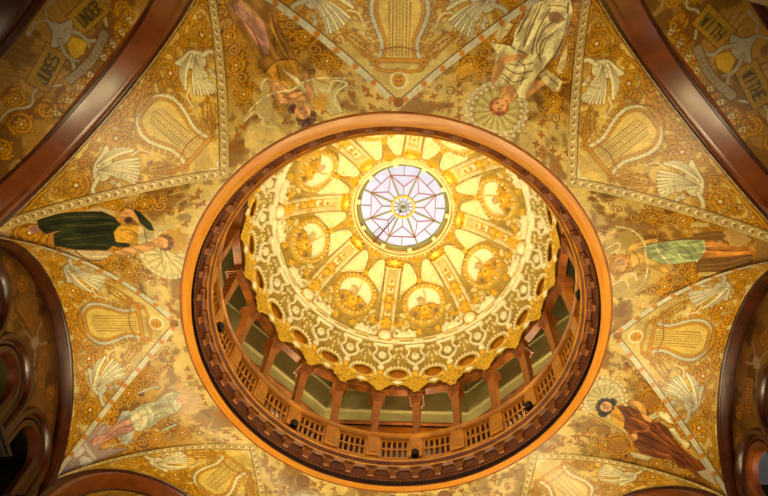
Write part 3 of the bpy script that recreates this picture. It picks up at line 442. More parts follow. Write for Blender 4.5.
# ---------------------------------------------------------------- lunette webs with the painted lyres
F_ = MAT['fresco']
CLK = {0: 'right side', 45: 'lower right', 90: 'bottom', 135: 'lower left', 180: 'left side', 225: 'upper left', 270: 'top', 315: 'upper right'}
ACR = {0: 'with sun face tip, right of the wooden ring', 45: 'below right of the ring, washed by glare, cut by the frame',
       90: 'directly below the ring, almost wholly cut off by the frame', 135: 'at the lower left under the ring, above a brown arch',
       180: 'with sun face tip, left of the wooden ring', 225: 'with torch tip, beside the upper left glossy brown arch band',
       270: 'at the top centre above the ring, sun face at its tip', 315: 'with torch tip, beside the upper right glossy brown arch band'}
webs = {}
for ty in 'AB':
    N, M = 420, 210
    s, d, z, X, Y, YG = web_grid(ty, N, M)
    cv = paint_web(ty, X, Y, YG)
    webs[ty] = (s, d, z, cv)
for k in range(8):
    az = 45 * k; ty = 'A' if k % 2 == 0 else 'B'
    s, d, z, cv = webs[ty]; P = place(az, s, d, z)
    root = None; parts = []
    for pid, V, F, C in grid_split(P, cv.C, cv.ID, True):
        if pid == 0:
            root = mesh_np('lyre_mural', V, F, F_, None, C)
            tag(root, 'gilded lyre mural ' + ACR[az], 'mural', 'lyre murals round the ring')
        else: parts.append((pid, V, F, C))
    for pid, V, F, C in parts:
        mesh_np({1: 'border', 2: 'painted_lyre', 3: 'painted_swan', 4: 'painted_swan', 5: 'sun_face' if ty == 'A' else 'winged_torch'}[pid], V, F, F_, root, C)
# ---------------------------------------------------------------- pendentives with the painted figures
FLAB = {248: 'painted woman hanging head down with a long white bow, left of the top lyre', 291: 'painted woman in a pale toga with a rayed shell halo, right of the top lyre',
        201: 'painted woman in a dark green robe and a shell halo, left of the ring', 338: 'painted winged woman in a pale green skirt holding a bow, right of the ring',
        158: 'painted faded figure in pale blue green drapery at the lower left', 21: 'painted black haired woman in a dark red brown dress at the lower right',
        111: 'cropped mural with grey and gold blotches just below the ring, left of centre', 68: 'cropped mural with a brown disc just below the ring, right of centre'}
def paint_panel(side, U, T, w, az):
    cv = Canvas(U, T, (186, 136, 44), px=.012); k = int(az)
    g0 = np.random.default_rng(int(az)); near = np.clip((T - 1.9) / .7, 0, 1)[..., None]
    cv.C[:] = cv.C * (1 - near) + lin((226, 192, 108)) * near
    sd = int(az * 7) % 97
    cv.noise((122, 70, 10), 4.5, .0, soft=.3, op=.75, seed=sd, X=U * 1, Y=T)
    cv.noise((216, 184, 116), 7, .28, soft=.2, op=.6, seed=sd + 1)
    cv.noise((104, 60, 20), 11, .28, soft=.15, op=.55, seed=sd + 2)
    for q in range(150):
        t = g0.uniform(.6, 2.6); x = g0.uniform(-1, 1) * 1.15 * (t / 2.976) ** 1.1; r = g0.uniform(.035, .08)
        cv.spiral(x, t, r, .016, (212, 156, 52) if q % 2 else BR, a0=g0.uniform(0, 6), turns=1.2, hand=1 if q % 3 else -1, inner=.2)
        if q % 3 == 0: cv.blob(x + r, t, .034, .018, GO, rot=q, edge=BR, ew=.005)
    # gilded scrollwork flanking the figure
    for t, r in ((2.15, .17), (1.75, .17), (1.35, .14), (1.0, .11)):
        wd = 1.15 * (t / 2.976) ** 1.1
        for m in (1, -1):
            x = m * wd * .74; rosette(cv, x, t, r * .82, hand=m, a0=t * 3); cv.stroke([(x, t + r), (x * 1.05, t + r * 2.0)], .03, GOD, edge=BR)
            cv.spiral(x + m * r * .2, t + .2, r * .55, .026, (200, 150, 60), a0=t * 5, hand=-m, edge=BR)
            leaf(cv, x - m * .06, t - .12, .17, .045, pi / 2 + m * .9, GO, 3)
    for m in (1, -1):
        cv.stroke([(m * a, b) for a, b in curve([(.84, 2.38), (.95, 2.52), (.86, 2.62), (.74, 2.55), (.66, 2.66)])], .022, CRD)
    # clover / star powder near the ring
    g = np.random.default_rng(sd); shape = {248: 3, 201: 3, 291: 4, 338: 5}.get(k, 3)
    for q in range(30):
        t = g.uniform(2.5, 2.92); x = g.uniform(-1.2, 1.2)
        if abs(x) < .55 and k in FIGK and t < 2.75: continue
        cv.blob(x, t, .042, .042, (172, 108, 34) if shape != 5 else (140, 92, 34), lobes=shape, amp=.42, ph=g.uniform(0, 6), rot=0)
    if k in (111, 68):
        cv.blob(.1, 2.35, .34, .3, (196, 184, 140), edge=CRS_); cv.noise((150, 100, 40), 6, .1, op=.6, seed=sd + 9)
        cv.blob(.35, 2.78, .12, .12, (140, 90, 44), edge=BR)
    if k in FIGK:
        for op in FIGS[FIGK[k]]:
            if op[0] == 'p': cv.poly(op[3], op[1], edge=(120, 78, 34) if len(op[3]) > 8 else None, ew=.008, id=op[4])
            elif op[0] == 's': cv.stroke(op[3] if len(op[3]) < 3 else curve(op[3], 4), op[2], op[1], id=op[4])
            elif op[0] == 'b' and op[4] >= 16:
                cx, cy = op[2]; cv.blob(cx, cy, op[3], op[3], op[1], lobes=op[4], amp=.04, edge=(160, 116, 50), id=op[5])
                for q in range(30):
                    a_ = 2 * pi * q / 30; cv.stroke([(cx + op[3] * .35 * cos(a_), cy + op[3] * .35 * sin(a_)), (cx + op[3] * .96 * cos(a_), cy + op[3] * .96 * sin(a_))], .011, (162, 120, 48) if q % 2 else (240, 222, 150))
                for q in range(26):
                    a_ = 2 * pi * q / 26; cv.blob(cx + op[3] * 1.13 * cos(a_), cy + op[3] * 1.13 * sin(a_), .026, .026, (238, 222, 176), edge=(186, 146, 80), ew=.006)
            elif op[0] == 'b' and 3 <= op[4] <= 6 and sum(op[1]) < 270:
                cv.blob(op[2][0], op[2][1], op[3], op[3] * .92, op[1], lobes=11, amp=.06, id=op[5])
                for q in range(7): cv.spiral(op[2][0] + op[3] * .8 * cos(q * .9), op[2][1] + op[3] * .75 * sin(q * .9), op[3] * .25, .012, tuple(min(255, c + 46) for c in op[1]), a0=q, id=op[5])
            elif op[0] == 'b' and op[4] in (5, 6, 7) and op[3] > .15: rosette(cv, op[2][0], op[2][1], op[3] * 1.1, a0=op[3] * 9); cv.ring(op[2][0], op[2][1], op[3] * .8, .02, GOD)
            elif op[0] == 'b': cv.blob(op[2][0], op[2][1], op[3], op[3], op[1], lobes=op[4], amp=.12 if op[4] < 10 else .05, id=op[5])
    if k in FIGK:
        mk = (cv.ID == 1) * 1.0
        v = cv.noise((0, 0, 0), 18, 9, seed=sd + 20, X=U * 1.6, Y=T * .55); cv.C[:] = np.clip(cv.C * (1 + mk * np.clip(v * 1.1, -.3, .4))[..., None], 0, 1)
    e = (1 - np.abs(w)); idx = np.nonzero(e * T < .06); cv.put(idx, (e * T)[idx] - .035, (176, 140, 70))
    return cv
CRS_ = (150, 120, 62)
FIGK = {int(a): a for a in FIGS}
for (az, side) in PIERS:
    az = az % 360; N, M = 300, 400
    R, a, z, U, T, w = panel_grid(side, N, M)
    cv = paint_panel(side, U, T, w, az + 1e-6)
    A = R_(az) + a; P = np.stack([R * np.cos(A), R * np.sin(A), z], -1)
    root = None; parts = []
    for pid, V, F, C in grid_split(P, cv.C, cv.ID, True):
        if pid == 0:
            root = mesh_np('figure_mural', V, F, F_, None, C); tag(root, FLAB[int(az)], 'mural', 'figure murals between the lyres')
        else: parts.append((V, F, C))
    for V, F, C in parts: mesh_np('painted_figure', V, F, F_, root, C)

# ---------------------------------------------------------------- deep painted barrels behind the four wide arches
GLY = {'U': [[(0, 1), (0, 0), (1, 0), (1, 1)]], 'N': [[(0, 0), (0, 1), (1, 0), (1, 1)]], 'D': [[(0, 0), (0, 1), (.7, 1), (1, .5), (.7, 0), (0, 0)]], 'E': [[(1, 0), (0, 0), (0, 1), (1, 1)], [(0, .5), (.8, .5)]],
       'R': [[(0, 0), (0, 1), (1, .9), (1, .6), (0, .5), (1, 0)]], 'J': [[(1, 1), (1, 0), (0, 0), (0, .3)]], 'S': [[(1, 1), (0, .9), (0, .55), (1, .45), (1, .1), (0, 0)]], 'W': [[(0, 1), (.25, 0), (.5, .8), (.75, 0), (1, 1)]],
       'I': [[(.5, 0), (.5, 1)]], 'T': [[(.5, 0), (.5, 1)], [(0, 1), (1, 1)]], 'H': [[(0, 0), (0, 1)], [(1, 0), (1, 1)], [(0, .5), (1, .5)]]}
def lettering(cv, txt, cx, cy, wd, ht, rot, col):
    n = len(txt); cw = wd / n; c, q = cos(rot), sin(rot)
    for i, ch in enumerate(txt):
        for st in GLY[ch]:
            pts = [(-wd / 2 + cw * (i + .15 + .7 * x), -ht / 2 + ht * y) for x, y in st]
            cv.stroke([(cx + x * c - y * q, cy + x * q + y * c) for x, y in pts], .022, col)
TXT = {225: ('UNDER', 'JURES'), 315: ('WITHE', 'WITH'), 45: ('UNDER', 'JURES'), 135: ('WITHE', 'WITH')}
BLAB = {225: 'dim painted vault with two lettered scrolls beyond the upper left glossy arch', 315: 'dim painted vault with two lettered scrolls beyond the upper right glossy arch',
        135: 'sliver of gold scroll painting under the brown arch at the lower left edge', 45: 'sliver of painted vault under the dark arch at the bottom right edge'}
for az in (45, 135, 225, 315):
    N, M = 380, 160
    th = np.linspace(-1.45, 1.45, N)[:, None] + np.zeros((1, M)); d = np.linspace(5.42, 6.5, M)[None] + 0 * th
    r_, h_ = 1.965, 1.85; s = r_ * np.sin(th); z = 7.96 + h_ * np.cos(th); X = th * 1.87
    cv = Canvas(X, d, (176, 128, 50)); cv.noise((120, 76, 28), 5, 0, op=.8, seed=az); cv.noise((206, 160, 80), 8, .25, op=.6, seed=az + 1)
    for m in (1, -1):
        for (x, y, r) in ((.85, 5.66, .13), (1.2, 5.75, .15), (1.6, 5.7, .14), (1.0, 6.0, .13), (1.45, 6.1, .17), (2.0, 5.8, .16), (2.1, 6.15, .16), (.62, 5.58, .08)):
            rosette(cv, m * x, y, r, hand=m, a0=x * 3)
            cv.stroke([(m * (x - .1), y + r), (m * (x + .25), y + r * .9)], .02, GOD, edge=BR)
        cv.stroke([(m * a, b) for a, b in curve([(.5, 5.72), (.75, 5.9), (.95, 5.82), (1.2, 5.96), (1.7, 5.9), (2.3, 6.0)])], .03, (206, 184, 140), edge=BR)
        for k in range(7): leaf(cv, m * (.12 + .11 * k), 5.49, .13, .035, pi / 2 - m * .5, GO if k % 2 else CR, 3)
        for k in range(12): cv.stroke([(m * (.2 + .09 * k), 6.08 + .02 * (k % 3)), (m * (.3 + .11 * k), 6.42)], .018, (150, 104, 44))
    for m, t in ((1, TXT[az][0]), (-1, TXT[az][1])):
        cv.cid = 2 if m > 0 else 6
        c = (m * .46, 5.95); rot = -m * .18
        f = lambda P: [(c[0] + x * cos(rot) - y * sin(rot), c[1] + x * sin(rot) + y * cos(rot)) for x, y in P]
        cv.poly(f([(-.26, -.13), (.26, -.13), (.28, .15), (-.28, .15)]), (184, 136, 36), edge=BRD, ew=.01)
        cv.poly(f([(-.21, -.085), (.21, -.085), (.22, .095), (-.22, .095)]), (166, 128, 44))
        lettering(cv, t, c[0], c[1], .38, .14, rot + (0 if True else pi), (70, 52, 24))
    cv.cid = 3
    cv.poly(curve([(0, 5.74), (.14, 5.80), (.10, 5.9), (0, 6.02), (-.10, 5.9), (-.14, 5.80), (0, 5.74)]), (214, 166, 30), edge=BR)
    cv.cid = 4
    cv.poly(curve([(0, 6.32), (.08, 6.16), (.22, 6.08), (.12, 6.0), (0, 5.97), (-.12, 6.0), (-.22, 6.08), (-.08, 6.16), (0, 6.32)]), (178, 162, 136), edge=BR)
    for m in (1, -1):
        cv.stroke([(m * a, b) for a, b in curve([(.08, 6.05), (.16, 5.92), (.17, 5.8), (.24, 5.72)])], .045, (178, 162, 136), edge=BR)
        cv.stroke([(m * .17, 5.82), (m * .12, 5.74)], .025, (178, 162, 136))
        cv.stroke([(m * a, b) for a, b in curve([(0, 6.3), (.12, 6.38), (.24, 6.36)])], .02, (178, 162, 136)); cv.blob(m * .28, 6.37, .03, .03, (178, 162, 136))
    cv.cid = 5
    cv.poly(curve([(-.42, 5.64), (-.2, 5.6), (0, 5.58), (.2, 5.6), (.42, 5.64), (.40, 5.74), (.2, 5.70), (0, 5.68), (-.2, 5.70), (-.40, 5.74)]), (160, 138, 108), edge=BR)
    for k in range(11): cv.stroke([(-.3 + .06 * k, 5.615), (-.29 + .06 * k, 5.665)], .012, (110, 86, 60))
    cv.cid = None
    P = place(az, s, d, z); root = None; parts = []
    for pid, V, F, C in grid_split(P, cv.C, cv.ID, True):
        if pid == 0: root = mesh_np('barrel_vault_mural', V, F, F_, None, C); tag(root, BLAB[az], 'mural', 'painted vaults beyond the wide arches')
        else: parts.append((pid, V, F, C))
    for pid, V, F, C in parts: mesh_np({2: 'lettered_scroll', 6: 'lettered_scroll', 3: 'shield', 4: 'painted_bird', 5: 'ribbon'}[pid], V, F, F_, root, C)
# ---------------------------------------------------------------- wooden arches
def sweep_arch(mb, az, prof, r, h, zc, flat=1.0, n=56, leg=0.0):
    """prof: list of (dr, d) offsets from the arch line; closed loop section"""
    T = polar(az); rings = []
    ths = [pi * k / n for k in range(n + 1)]
    def ring(th, dz=0):
        return [T((r + dr) * cos(th), d, zc + (h + dr * flat) * sin(th) - dz) for dr, d in prof]
    if leg: rings.append(ring(0, leg))
    rings += [ring(t) for t in ths]
    if leg: rings.append(ring(pi, leg))
    mb.loft(rings, cap=True)
ALAB = {0: 'dark wooden arch moulding at the right edge', 90: 'dark wooden arch below the frame bottom', 180: 'dark wooden arch moulding at the left edge', 270: 'dark wooden arch above the top lyre',
        45: 'brown wooden arch at the bottom right under the glare', 135: 'brown wooden arch at the lower left bottom edge', 225: 'broad glossy brown arch band crossing the upper left corner', 315: 'broad glossy brown arch band crossing the upper right corner'}
arches = {}
for k in range(8):
    az = 45 * k; B = k % 2 == 1; r, h, zc = RAD['B' if B else 'A']; d0 = AP['B' if B else 'A']
    root = empty('wooden_arch', polar(az)(0, d0, zc)); tag(root, ALAB[az], 'arch', 'wooden arches round the octagon')
    inv = root.matrix_world
    def kid(mb, name, mat, smooth=True):
        o = mb.build(name, mat, root, smooth); o.location = [-c for c in root.location]; return o
    if B:
        m = MB(); sweep_arch(m, az, [(.05, d0 - .03), (.02, d0 - .07), (-.04, d0 - .08), (-.08, d0 - .06), (-.10, d0 - .02), (-.06, d0)], r, h, zc, .24, leg=.5); kid(m, 'outer_bead', MAT['dark'])
        m = MB(); sweep_arch(m, az, [(-.09, d0 - .04), (-.14, d0 - .03), (-.17, d0 - .005), (-.17, d0 + .03), (-.05, d0 + .02)], r, h, zc, .24, leg=.5); kid(m, 'inner_bead', MAT['mahog'])
        m = MB(); sweep_arch(m, az, [(-.14, d0 + .02), (-.335, d0 + .255), (-.34, d0 + .29), (-.28, d0 + .36), (.10, d0 + .36), (.10, d0 + .02)], r, h, zc, .24, leg=.5); kid(m, 'glossy_panel', MAT['mahog'])
        m = MB(); sweep_arch(m, az, [(-.33, d0 + .25), (-.36, d0 + .255), (-.365, d0 + .29), (-.33, d0 + .30)], r, h, zc, .24, leg=.5); kid(m, 'edge_fillet', MAT['dark'])
    else:
        m = MB(); sweep_arch(m, az, [(.03, d0), (.03, d0 - .05), (.005, d0 - .075), (-.03, d0 - .075), (-.05, d0 - .05), (-.055, d0)], r, h, zc, .6, leg=.4); kid(m, 'outer_bead', MAT['dark'])
        m = MB(); sweep_arch(m, az, [(-.04, d0 - .02), (-.055, d0 - .045), (-.075, d0 - .04), (-.085, d0), (-.095, d0 + .10), (-.095, d0 + .15), (.03, d0 + .15)], r, h, zc, .6, leg=.4); kid(m, 'casing', MAT['dark'])
# ---- thick rolls closing the deep barrels
for az in (225, 315):
    root = empty('inner_arch', polar(az)(0, 6.5, 8)); tag(root, {225: 'dark rolled wooden arch in the top left corner', 315: 'dark rolled wooden arch in the top right corner'}.get(az, 'dark rolled wooden arch hidden beyond the lower arches'), 'arch', 'inner arches of the side halls')
    for nm, pr, mt in (('outer_roll', [(.06, 6.48), (.0, 6.42), (-.09, 6.42), (-.13, 6.48), (-.09, 6.58), (.06, 6.58)], 'dark'), ('flat_band', [(-.12, 6.50), (-.26, 6.52), (-.30, 6.9), (-.12, 6.9)], 'dark'), ('inner_roll', [(-.26, 6.52), (-.30, 6.46), (-.38, 6.47), (-.42, 6.54), (-.42, 7.0), (-.28, 7.0)], 'dark')):
        m = MB(); sweep_arch(m, az, pr, 1.9, 1.83, 7.96, leg=.5); o = m.build(nm, MAT[mt], root, True); o.location = [-c for c in root.location]
# ---------------------------------------------------------------- tympana of the narrow bays: triple arcades under the arch
CX = (-1.27, 0.0, 1.27); CZ = 8.30; RO, RI = .66, .33
for k in (0, 4):
    az = 45 * k; N, M = 260, 150
    s = np.linspace(-2.04, 2.04, N)[:, None] + np.zeros((1, M)); top = 8.02 + 1.84 * np.sqrt(np.clip(1 - (s / 2.045) ** 2, 0, 1)); v = np.linspace(0, 1, M)[None] + 0 * s
    z = 7.2 + (top - 7.2) * v; d = np.full(s.shape, 5.40)
    cv = Canvas(s, z, (150, 104, 44)); cv.noise((96, 60, 24), 5, 0, op=.8, seed=az + 11); cv.noise((186, 140, 66), 9, .25, op=.5, seed=az + 12)
    for m in (1, -1):
        for x, y, r in ((.95, 9.35, .12), (1.3, 9.15, .1), (1.62, 8.95, .08)): rosette(cv, m * x, y, r, hand=m)
    for m in (1, -1):
        cv.cid = 2 if m > 0 else 6; c = (m * .52, 9.25); rot = -m * .45; f = lambda P: [(c[0] + x * cos(rot) - y * sin(rot), c[1] + x * sin(rot) + y * cos(rot)) for x, y in P]
        cv.poly(f([(-.24, -.1), (.24, -.1), (.24, .1), (-.24, .1)]), (178, 120, 40), edge=BRD)
        for q in range(9): cv.stroke(f([(-.18 + .045 * q, -.05), (-.18 + .045 * q, .06)]), .012, (96, 62, 26))
    cv.cid = 3
    cv.blob(0, 9.30, .09, .12, (196, 180, 160), edge=BR)
    for m in (1, -1):
        cv.stroke([(m * a, b) for a, b in curve([(.04, 9.36), (.12, 9.46), (.18, 9.6)])], .03, (196, 180, 160)); cv.stroke([(m * a, b) for a, b in curve([(.04, 9.24), (.16, 9.2), (.3, 9.12)])], .025, (196, 180, 160))
    cv.cid = None
    hole = np.zeros(s.shape, bool)
    for cx in CX: hole |= (np.hypot(s - cx, z - CZ) < RO - .12) | ((np.abs(s - cx) < RO - .12) & (z < CZ))
    P = place(az, s, d, z); keep = ~(hole[:-1, :-1]); root = None; parts = []
    for pid, V, F, C in grid_split(P, cv.C, cv.ID, False, keep):
        if pid == 0: root = mesh_np('lunette_mural', V, F, F_, None, C); tag(root, {0: 'dark painted lunette with a pale bird over the arcade at the right edge', 180: 'dark painted lunette with a pale bird over the arcade at the left edge'}.get(az, 'painted lunette out of sight above or below the frame'), 'mural', 'painted lunettes of the narrow bays')
        else: parts.append((pid, V, F, C))
    for pid, V, F, C in parts: mesh_np({2: 'lettered_scroll', 6: 'lettered_scroll', 3: 'painted_bird'}[pid], V, F, F_, root, C)
    side = {0: 'right', 180: 'left', 90: 'bottom', 270: 'top'}[az]
    for i, cx in enumerate(CX):
        T0 = polar(az); T = lambda x, y, z, cx=cx: T0(x + cx, y, z)
        root = empty('arcade_arch', T(0, 5.4, CZ)); pos = ('lowest', 'middle', 'uppest')[i] if az in (0, 180) else 'side'
        order = {0: ('highest', 'middle', 'lowest'), 180: ('lowest', 'middle', 'highest')}.get(az, ('one', 'one', 'one'))[i]
        tag(root, '%s of the three dark rolled arcade arches at the %s edge' % (order, side) if az in (0, 180) else 'dark rolled arcade arch beyond the %s of the frame' % side, 'arch', 'arcade arches of the narrow bays')
        def band(nm, pr, mt):
            m = MB(); n = 36; rings = []
            for q in range(-1, n + 2):
                th = pi * min(max(q, 0), n) / n; dz = .55 if q in (-1, n + 1) else 0
                rings.append([T(rr * cos(th), dd, CZ + rr * sin(th) - dz) for rr, dd in pr])
            m.loft(rings, cap=True); o = m.build(nm, MAT[mt], root, True); o.location = [-c for c in root.location]
        band('outer_roll', [(RO, 5.40), (RO, 5.33), (RO - .03, 5.29), (RO - .09, 5.29), (RO - .12, 5.33), (RO - .12, 5.42)], 'dark')
        band('cove', [(RO - .11, 5.42), (RO - .11, 5.36), (RO - .16, 5.37), (RO - .20, 5.42), (RO - .20, 5.5), (RO - .11, 5.5)], 'dark')
        band('inner_roll', [(RO - .18, 5.44), (RO - .20, 5.37), (RI + .05, 5.37), (RI, 5.42), (RI + .01, 5.52), (RO - .18, 5.52)], 'dark' if az != 0 else 'corn')
    for i, cx in enumerate((-1.92, -.635, .635, 1.92)):
        T0 = polar(az); T = lambda x, y, z, cx=cx: T0(x + cx, y, z)
        root = empty('arcade_column', T(0, 5.5, 6)); tag(root, 'dark arcade column with black capital %s arch at the %s edge' % ((('below the lowest', 'between the middle and lowest', 'between the highest and middle', 'above the highest')[::1 if az == 180 else -1])[i], side), 'column', 'arcade columns of the narrow bays')
        m = MB()
        for z0, z1, w_ in ((7.55, 7.60, .12), (7.60, 7.68, .16), (7.68, 7.74, .24), (7.74, 7.78, .28)): m.box(-w_, w_, 5.5 - w_, 5.5 + w_ * 1.0, z0, z1, T)
        o = m.build('capital', MAT['ebony_and_shade'], root, bevel=.012); o.location = [-c for c in root.location]
        m = MB(); m.lathe([(.001, 5.0), (.15, 5.0), (.15, 5.1), (.115, 5.16), (.105, 7.5), (.13, 7.55), (.001, 7.55)], 24, c=(0, 5.5), closed=False, T=T); o = m.build('shaft', MAT['dark'], root, True); o.location = [-c for c in root.location]
# ---------------------------------------------------------------- piers, back walls, floor
def cap_(z): return [(-z) for z in ()]
for k, (az, sd) in enumerate(PIERS):
    T = polar(az); m = MB()
    prof = [(.42, -1.6), (.42, -1.2), (.36, -1.1), (.34, 6.9), (.40, 7.0), (.46, 7.15), (.46, 7.25)]
    rings = []
    for rr, z in prof: rings.append([T(rr * 1.1 * cos(R_(22.5 + 45 * q)), 6.05 + rr * 1.1 * sin(R_(22.5 + 45 * q)), z) for q in range(8)])
    m.loft(rings, cap=True); o = m.build('pier', MAT['dark'], None)
    tag(o, 'dark wooden octagonal pier below the vault', 'pier', 'piers of the octagon', 'structure'); o.name = 'trim_%d' % (k + 1)
for k in range(8):
    az = 45 * k; T = polar(az); m = MB(); m.box(-3.2, 3.2, 7.9, 8.0, 3.5, 11.2, T); o = m.build('wall_' + ('east', 'southeast', 'south', 'southwest', 'west', 'northwest', 'north', 'northeast')[k], MAT['dim'] if az != 0 else MAT['dim']); tag(o, kind='structure')
m = MB(); m.box(-9, 9, -9, 9, -1.7, -1.6); tag(m.build('floor', MAT['marble']), kind='structure')
for az, mt in ((0, 'daylit'), (90, 'dim'), (180, 'dim'), (270, 'dim')):  # like ceilings, daylight on the right and shade elsewhere put into their colour
    m = MB(); T = polar(az); m.box(-2.9, 2.9, 5.75, 7.95, 9.95, 10.05, T); o = m.build('ceiling', MAT[mt]); o.name = 'ceiling_hall'; tag(o, kind='structure')
# ---------------------------------------------------------------- oculus ring
def lathe_obj(name, prof, mat, parent, n=192, smooth=True):
    m = MB(); m.lathe(prof, n); return m.build(name, MAT[mat], parent, smooth)
ring = empty('oculus_frame', (0, 0, 10)); tag(ring, 'huge honey coloured wooden ring framing the round opening to the dome', 'ring')
def zl(o): o.location = (0, 0, -10); return o
zl(lathe_obj('outer_bead', [(3.38, 10.03), (3.388, 9.99), (3.375, 9.975), (3.36, 9.975), (3.352, 9.99), (3.36, 10.03)], 'oak', ring))
zl(lathe_obj('flat_face', [(3.36, 10.04), (3.36, 9.985), (3.30, 9.972), (3.215, 9.945), (3.198, 9.935), (3.195, 9.945), (3.22, 9.965), (3.24, 10.04)], 'trim', ring))
cor = empty('drum_cornice', (0, 0, 10)); tag(cor, 'dark wooden bracketed cornice just inside the honey coloured ring', 'cornice')
zl(lathe_obj('dark_cove', [(3.23, 9.95), (3.205, 9.955), (3.215, 10.03), (3.18, 10.045), (3.27, 10.07)], 'dark', cor))
zl(lathe_obj('fascia', [(3.26, 10.05), (3.185, 10.055), (3.17, 10.075), (3.17, 10.10), (3.15, 10.115), (3.145, 10.20), (3.13, 10.225), (3.13, 10.30), (3.26, 10.30)], 'corn', cor))
zl(lathe_obj('corona', [(3.14, 10.27), (3.045, 10.29), (3.03, 10.30), (3.02, 10.335), (3.0, 10.355), (2.99, 10.385), (2.98, 10.40), (2.985, 10.425), (3.01, 10.44), (3.03, 10.465), (3.05, 10.475), (3.26, 10.475), (3.26, 10.30)], 'corn', cor))
for zc, rc in ((10.305, 3.032), (10.40, 2.98), (10.455, 3.012)):
    zl(lathe_obj('fillet', [(rc + .012, zc - .02), (rc - .012, zc - .01), (rc - .014, zc + .008), (rc + .012, zc + .02)], 'oak_lit', cor))
m = MB()
for k in range(288):
    a = 2 * pi * k / 288; c = (3.178 * cos(a), 3.178 * sin(a)); m.add([(c[0] + x, c[1] + y, 10.065 + z) for x, y, z in ((.016, 0, 0), (-.016, 0, 0), (0, .016, 0), (0, -.016, 0), (0, 0, .016), (0, 0, -.016))], [(0, 2, 4), (2, 1, 4), (1, 3, 4), (3, 0, 4), (2, 0, 5), (1, 2, 5), (3, 1, 5), (0, 3, 5)])
tag(zl(m.build('bead_course', MAT['oak_lit'], cor, True)), kind='stuff')
def bracket(az):
    T = polar(az); m = MB()
    prof = [(3.15, 10.115), (3.125, 10.12), (3.10, 10.15), (3.09, 10.185), (3.07, 10.20), (3.06, 10.235), (3.15, 10.235)]
    m.loft([[T(x, y, z) for y, z in prof] for x in (-.055, .055)], cap=True)
    m.box(-.10, .10, 3.05, 3.14, 10.238, 10.272, T); m.box(-.075, .075, 3.055, 3.14, 10.21, 10.238, T)
    return m
b0 = bracket(0).build('bracket', MAT['oak'], cor); b0.location = (0, 0, -10)
for k in range(1, 48):
    c = b0.copy(); COL.objects.link(c); c.parent = cor; c.rotation_euler = (0, 0, R_(7.5 * k)); c.location = (0, 0, -10)
b0.rotation_euler = (0, 0, 0)
# ---------------------------------------------------------------- balustrade
bal = empty('balustrade', (0, 0, 10)); tag(bal, 'circular oak balustrade with pierced lattice panels above the bracketed cornice', 'balustrade')
zl(lathe_obj('base_rail', [(3.07, 10.47), (3.06, 10.52), (3.08, 10.56), (3.09, 10.62), (3.22, 10.62), (3.22, 10.47)], 'oak_lit', bal))
zl(lathe_obj('handrail', [(3.09, 11.16), (3.06, 11.18), (3.035, 11.22), (3.05, 11.255), (3.07, 11.27), (3.06, 11.31), (3.09, 11.34), (3.26, 11.34), (3.28, 11.30), (3.26, 11.16)], 'oak_lit', bal))
def lattice(az):
    T = polar(az); m = MB(); half = .285
    def arc(x0, x1, z0, z1, y0=3.12, y1=3.17):
        n = max(2, int(abs(x1 - x0) / .1) + 1); rings = []
        for i in range(n + 1):
            x = x0 + (x1 - x0) * i / n; dy = -(x * x) / (2 * 3.13); rings.append([T(x, y0 + dy, z0), T(x, y1 + dy, z0), T(x, y1 + dy, z1), T(x, y0 + dy, z1)])
        m.loft(rings, cap=True)
    arc(-half, half, 10.61, 10.665); arc(-half, half, 10.865, 10.915); arc(-half, half, 11.115, 11.17)
    for i in range(6):
        x = -half + .02 + (2 * half - .04) * i / 5; w = .019 if 0 < i < 5 else .03; arc(x - w, x + w, 10.62, 11.16, 3.125, 3.165)
    return m
l0 = lattice(0).build('lattice_panel', MAT['oak_lit'], bal); l0.location = (0, 0, -10)
def post(az):
    T = polar(az); m = MB(); m.box(-.125, .125, 3.075, 3.26, 10.60, 11.20, T); m.box(-.14, .14, 3.06, 3.27, 10.60, 10.66, T)
    m.box(-.085, .085, 3.065, 3.08, 10.72, 11.10, T); return m
p0 = post(7.5).build('post', MAT['oak_lit'], bal, bevel=.006); p0.location = (0, 0, -10)
for k in range(1, 24):
    for q in (l0, p0):
        c = q.copy(); COL.objects.link(c); c.parent = bal; c.rotation_euler = (0, 0, R_(15 * k)); c.location = (0, 0, -10)
# ---------------------------------------------------------------- gallery columns
vis = {}
order = [187.5 - 15 * i for i in range(14)]      # left to right as seen over the lip
ORD = ['leftmost', 'second', 'third', 'fourth', 'fifth', 'sixth', 'seventh', 'eighth', 'ninth', 'tenth', 'eleventh', 'twelfth', 'thirteenth', 'rightmost']
def column():
    root = empty('gallery_column', (3.15, 0, 11.36))
    T = lambda x, y, z: (y - 3.15, -x, z - 11.34)
    m = MB(); m.box(-.11, .11, 3.05, 3.25, 11.34, 11.38, T); m.box(-.095, .095, 3.06, 3.24, 11.38, 11.42, T); m.box(-.08, .08, 3.07, 3.23, 11.42, 11.45, T); m.build('base', MAT['oak'], root, bevel=.006)
    m = MB(); m.box(-.066, .066, 3.084, 3.216, 11.45, 12.42, T, top=(1.32, 1.32)); m.build('shaft', MAT['oak'], root, bevel=.01)
    m = MB()
    for z0, z1, w_ in ((12.42, 12.45, .105), (12.45, 12.50, .09), (12.50, 12.53, .105), (12.53, 12.57, .13), (12.57, 12.60, .155), (12.60, 12.66, .105), (12.66, 12.69, .125), (12.69, 12.74, .145)): m.box(-w_, w_, 3.15 - w_, 3.15 + w_, z0, z1, T)
    m.build('capital', MAT['oak'], root, bevel=.006)
    return root
c0 = column(); cols = [c0] + [copy_tree(c0) for _ in range(23)]
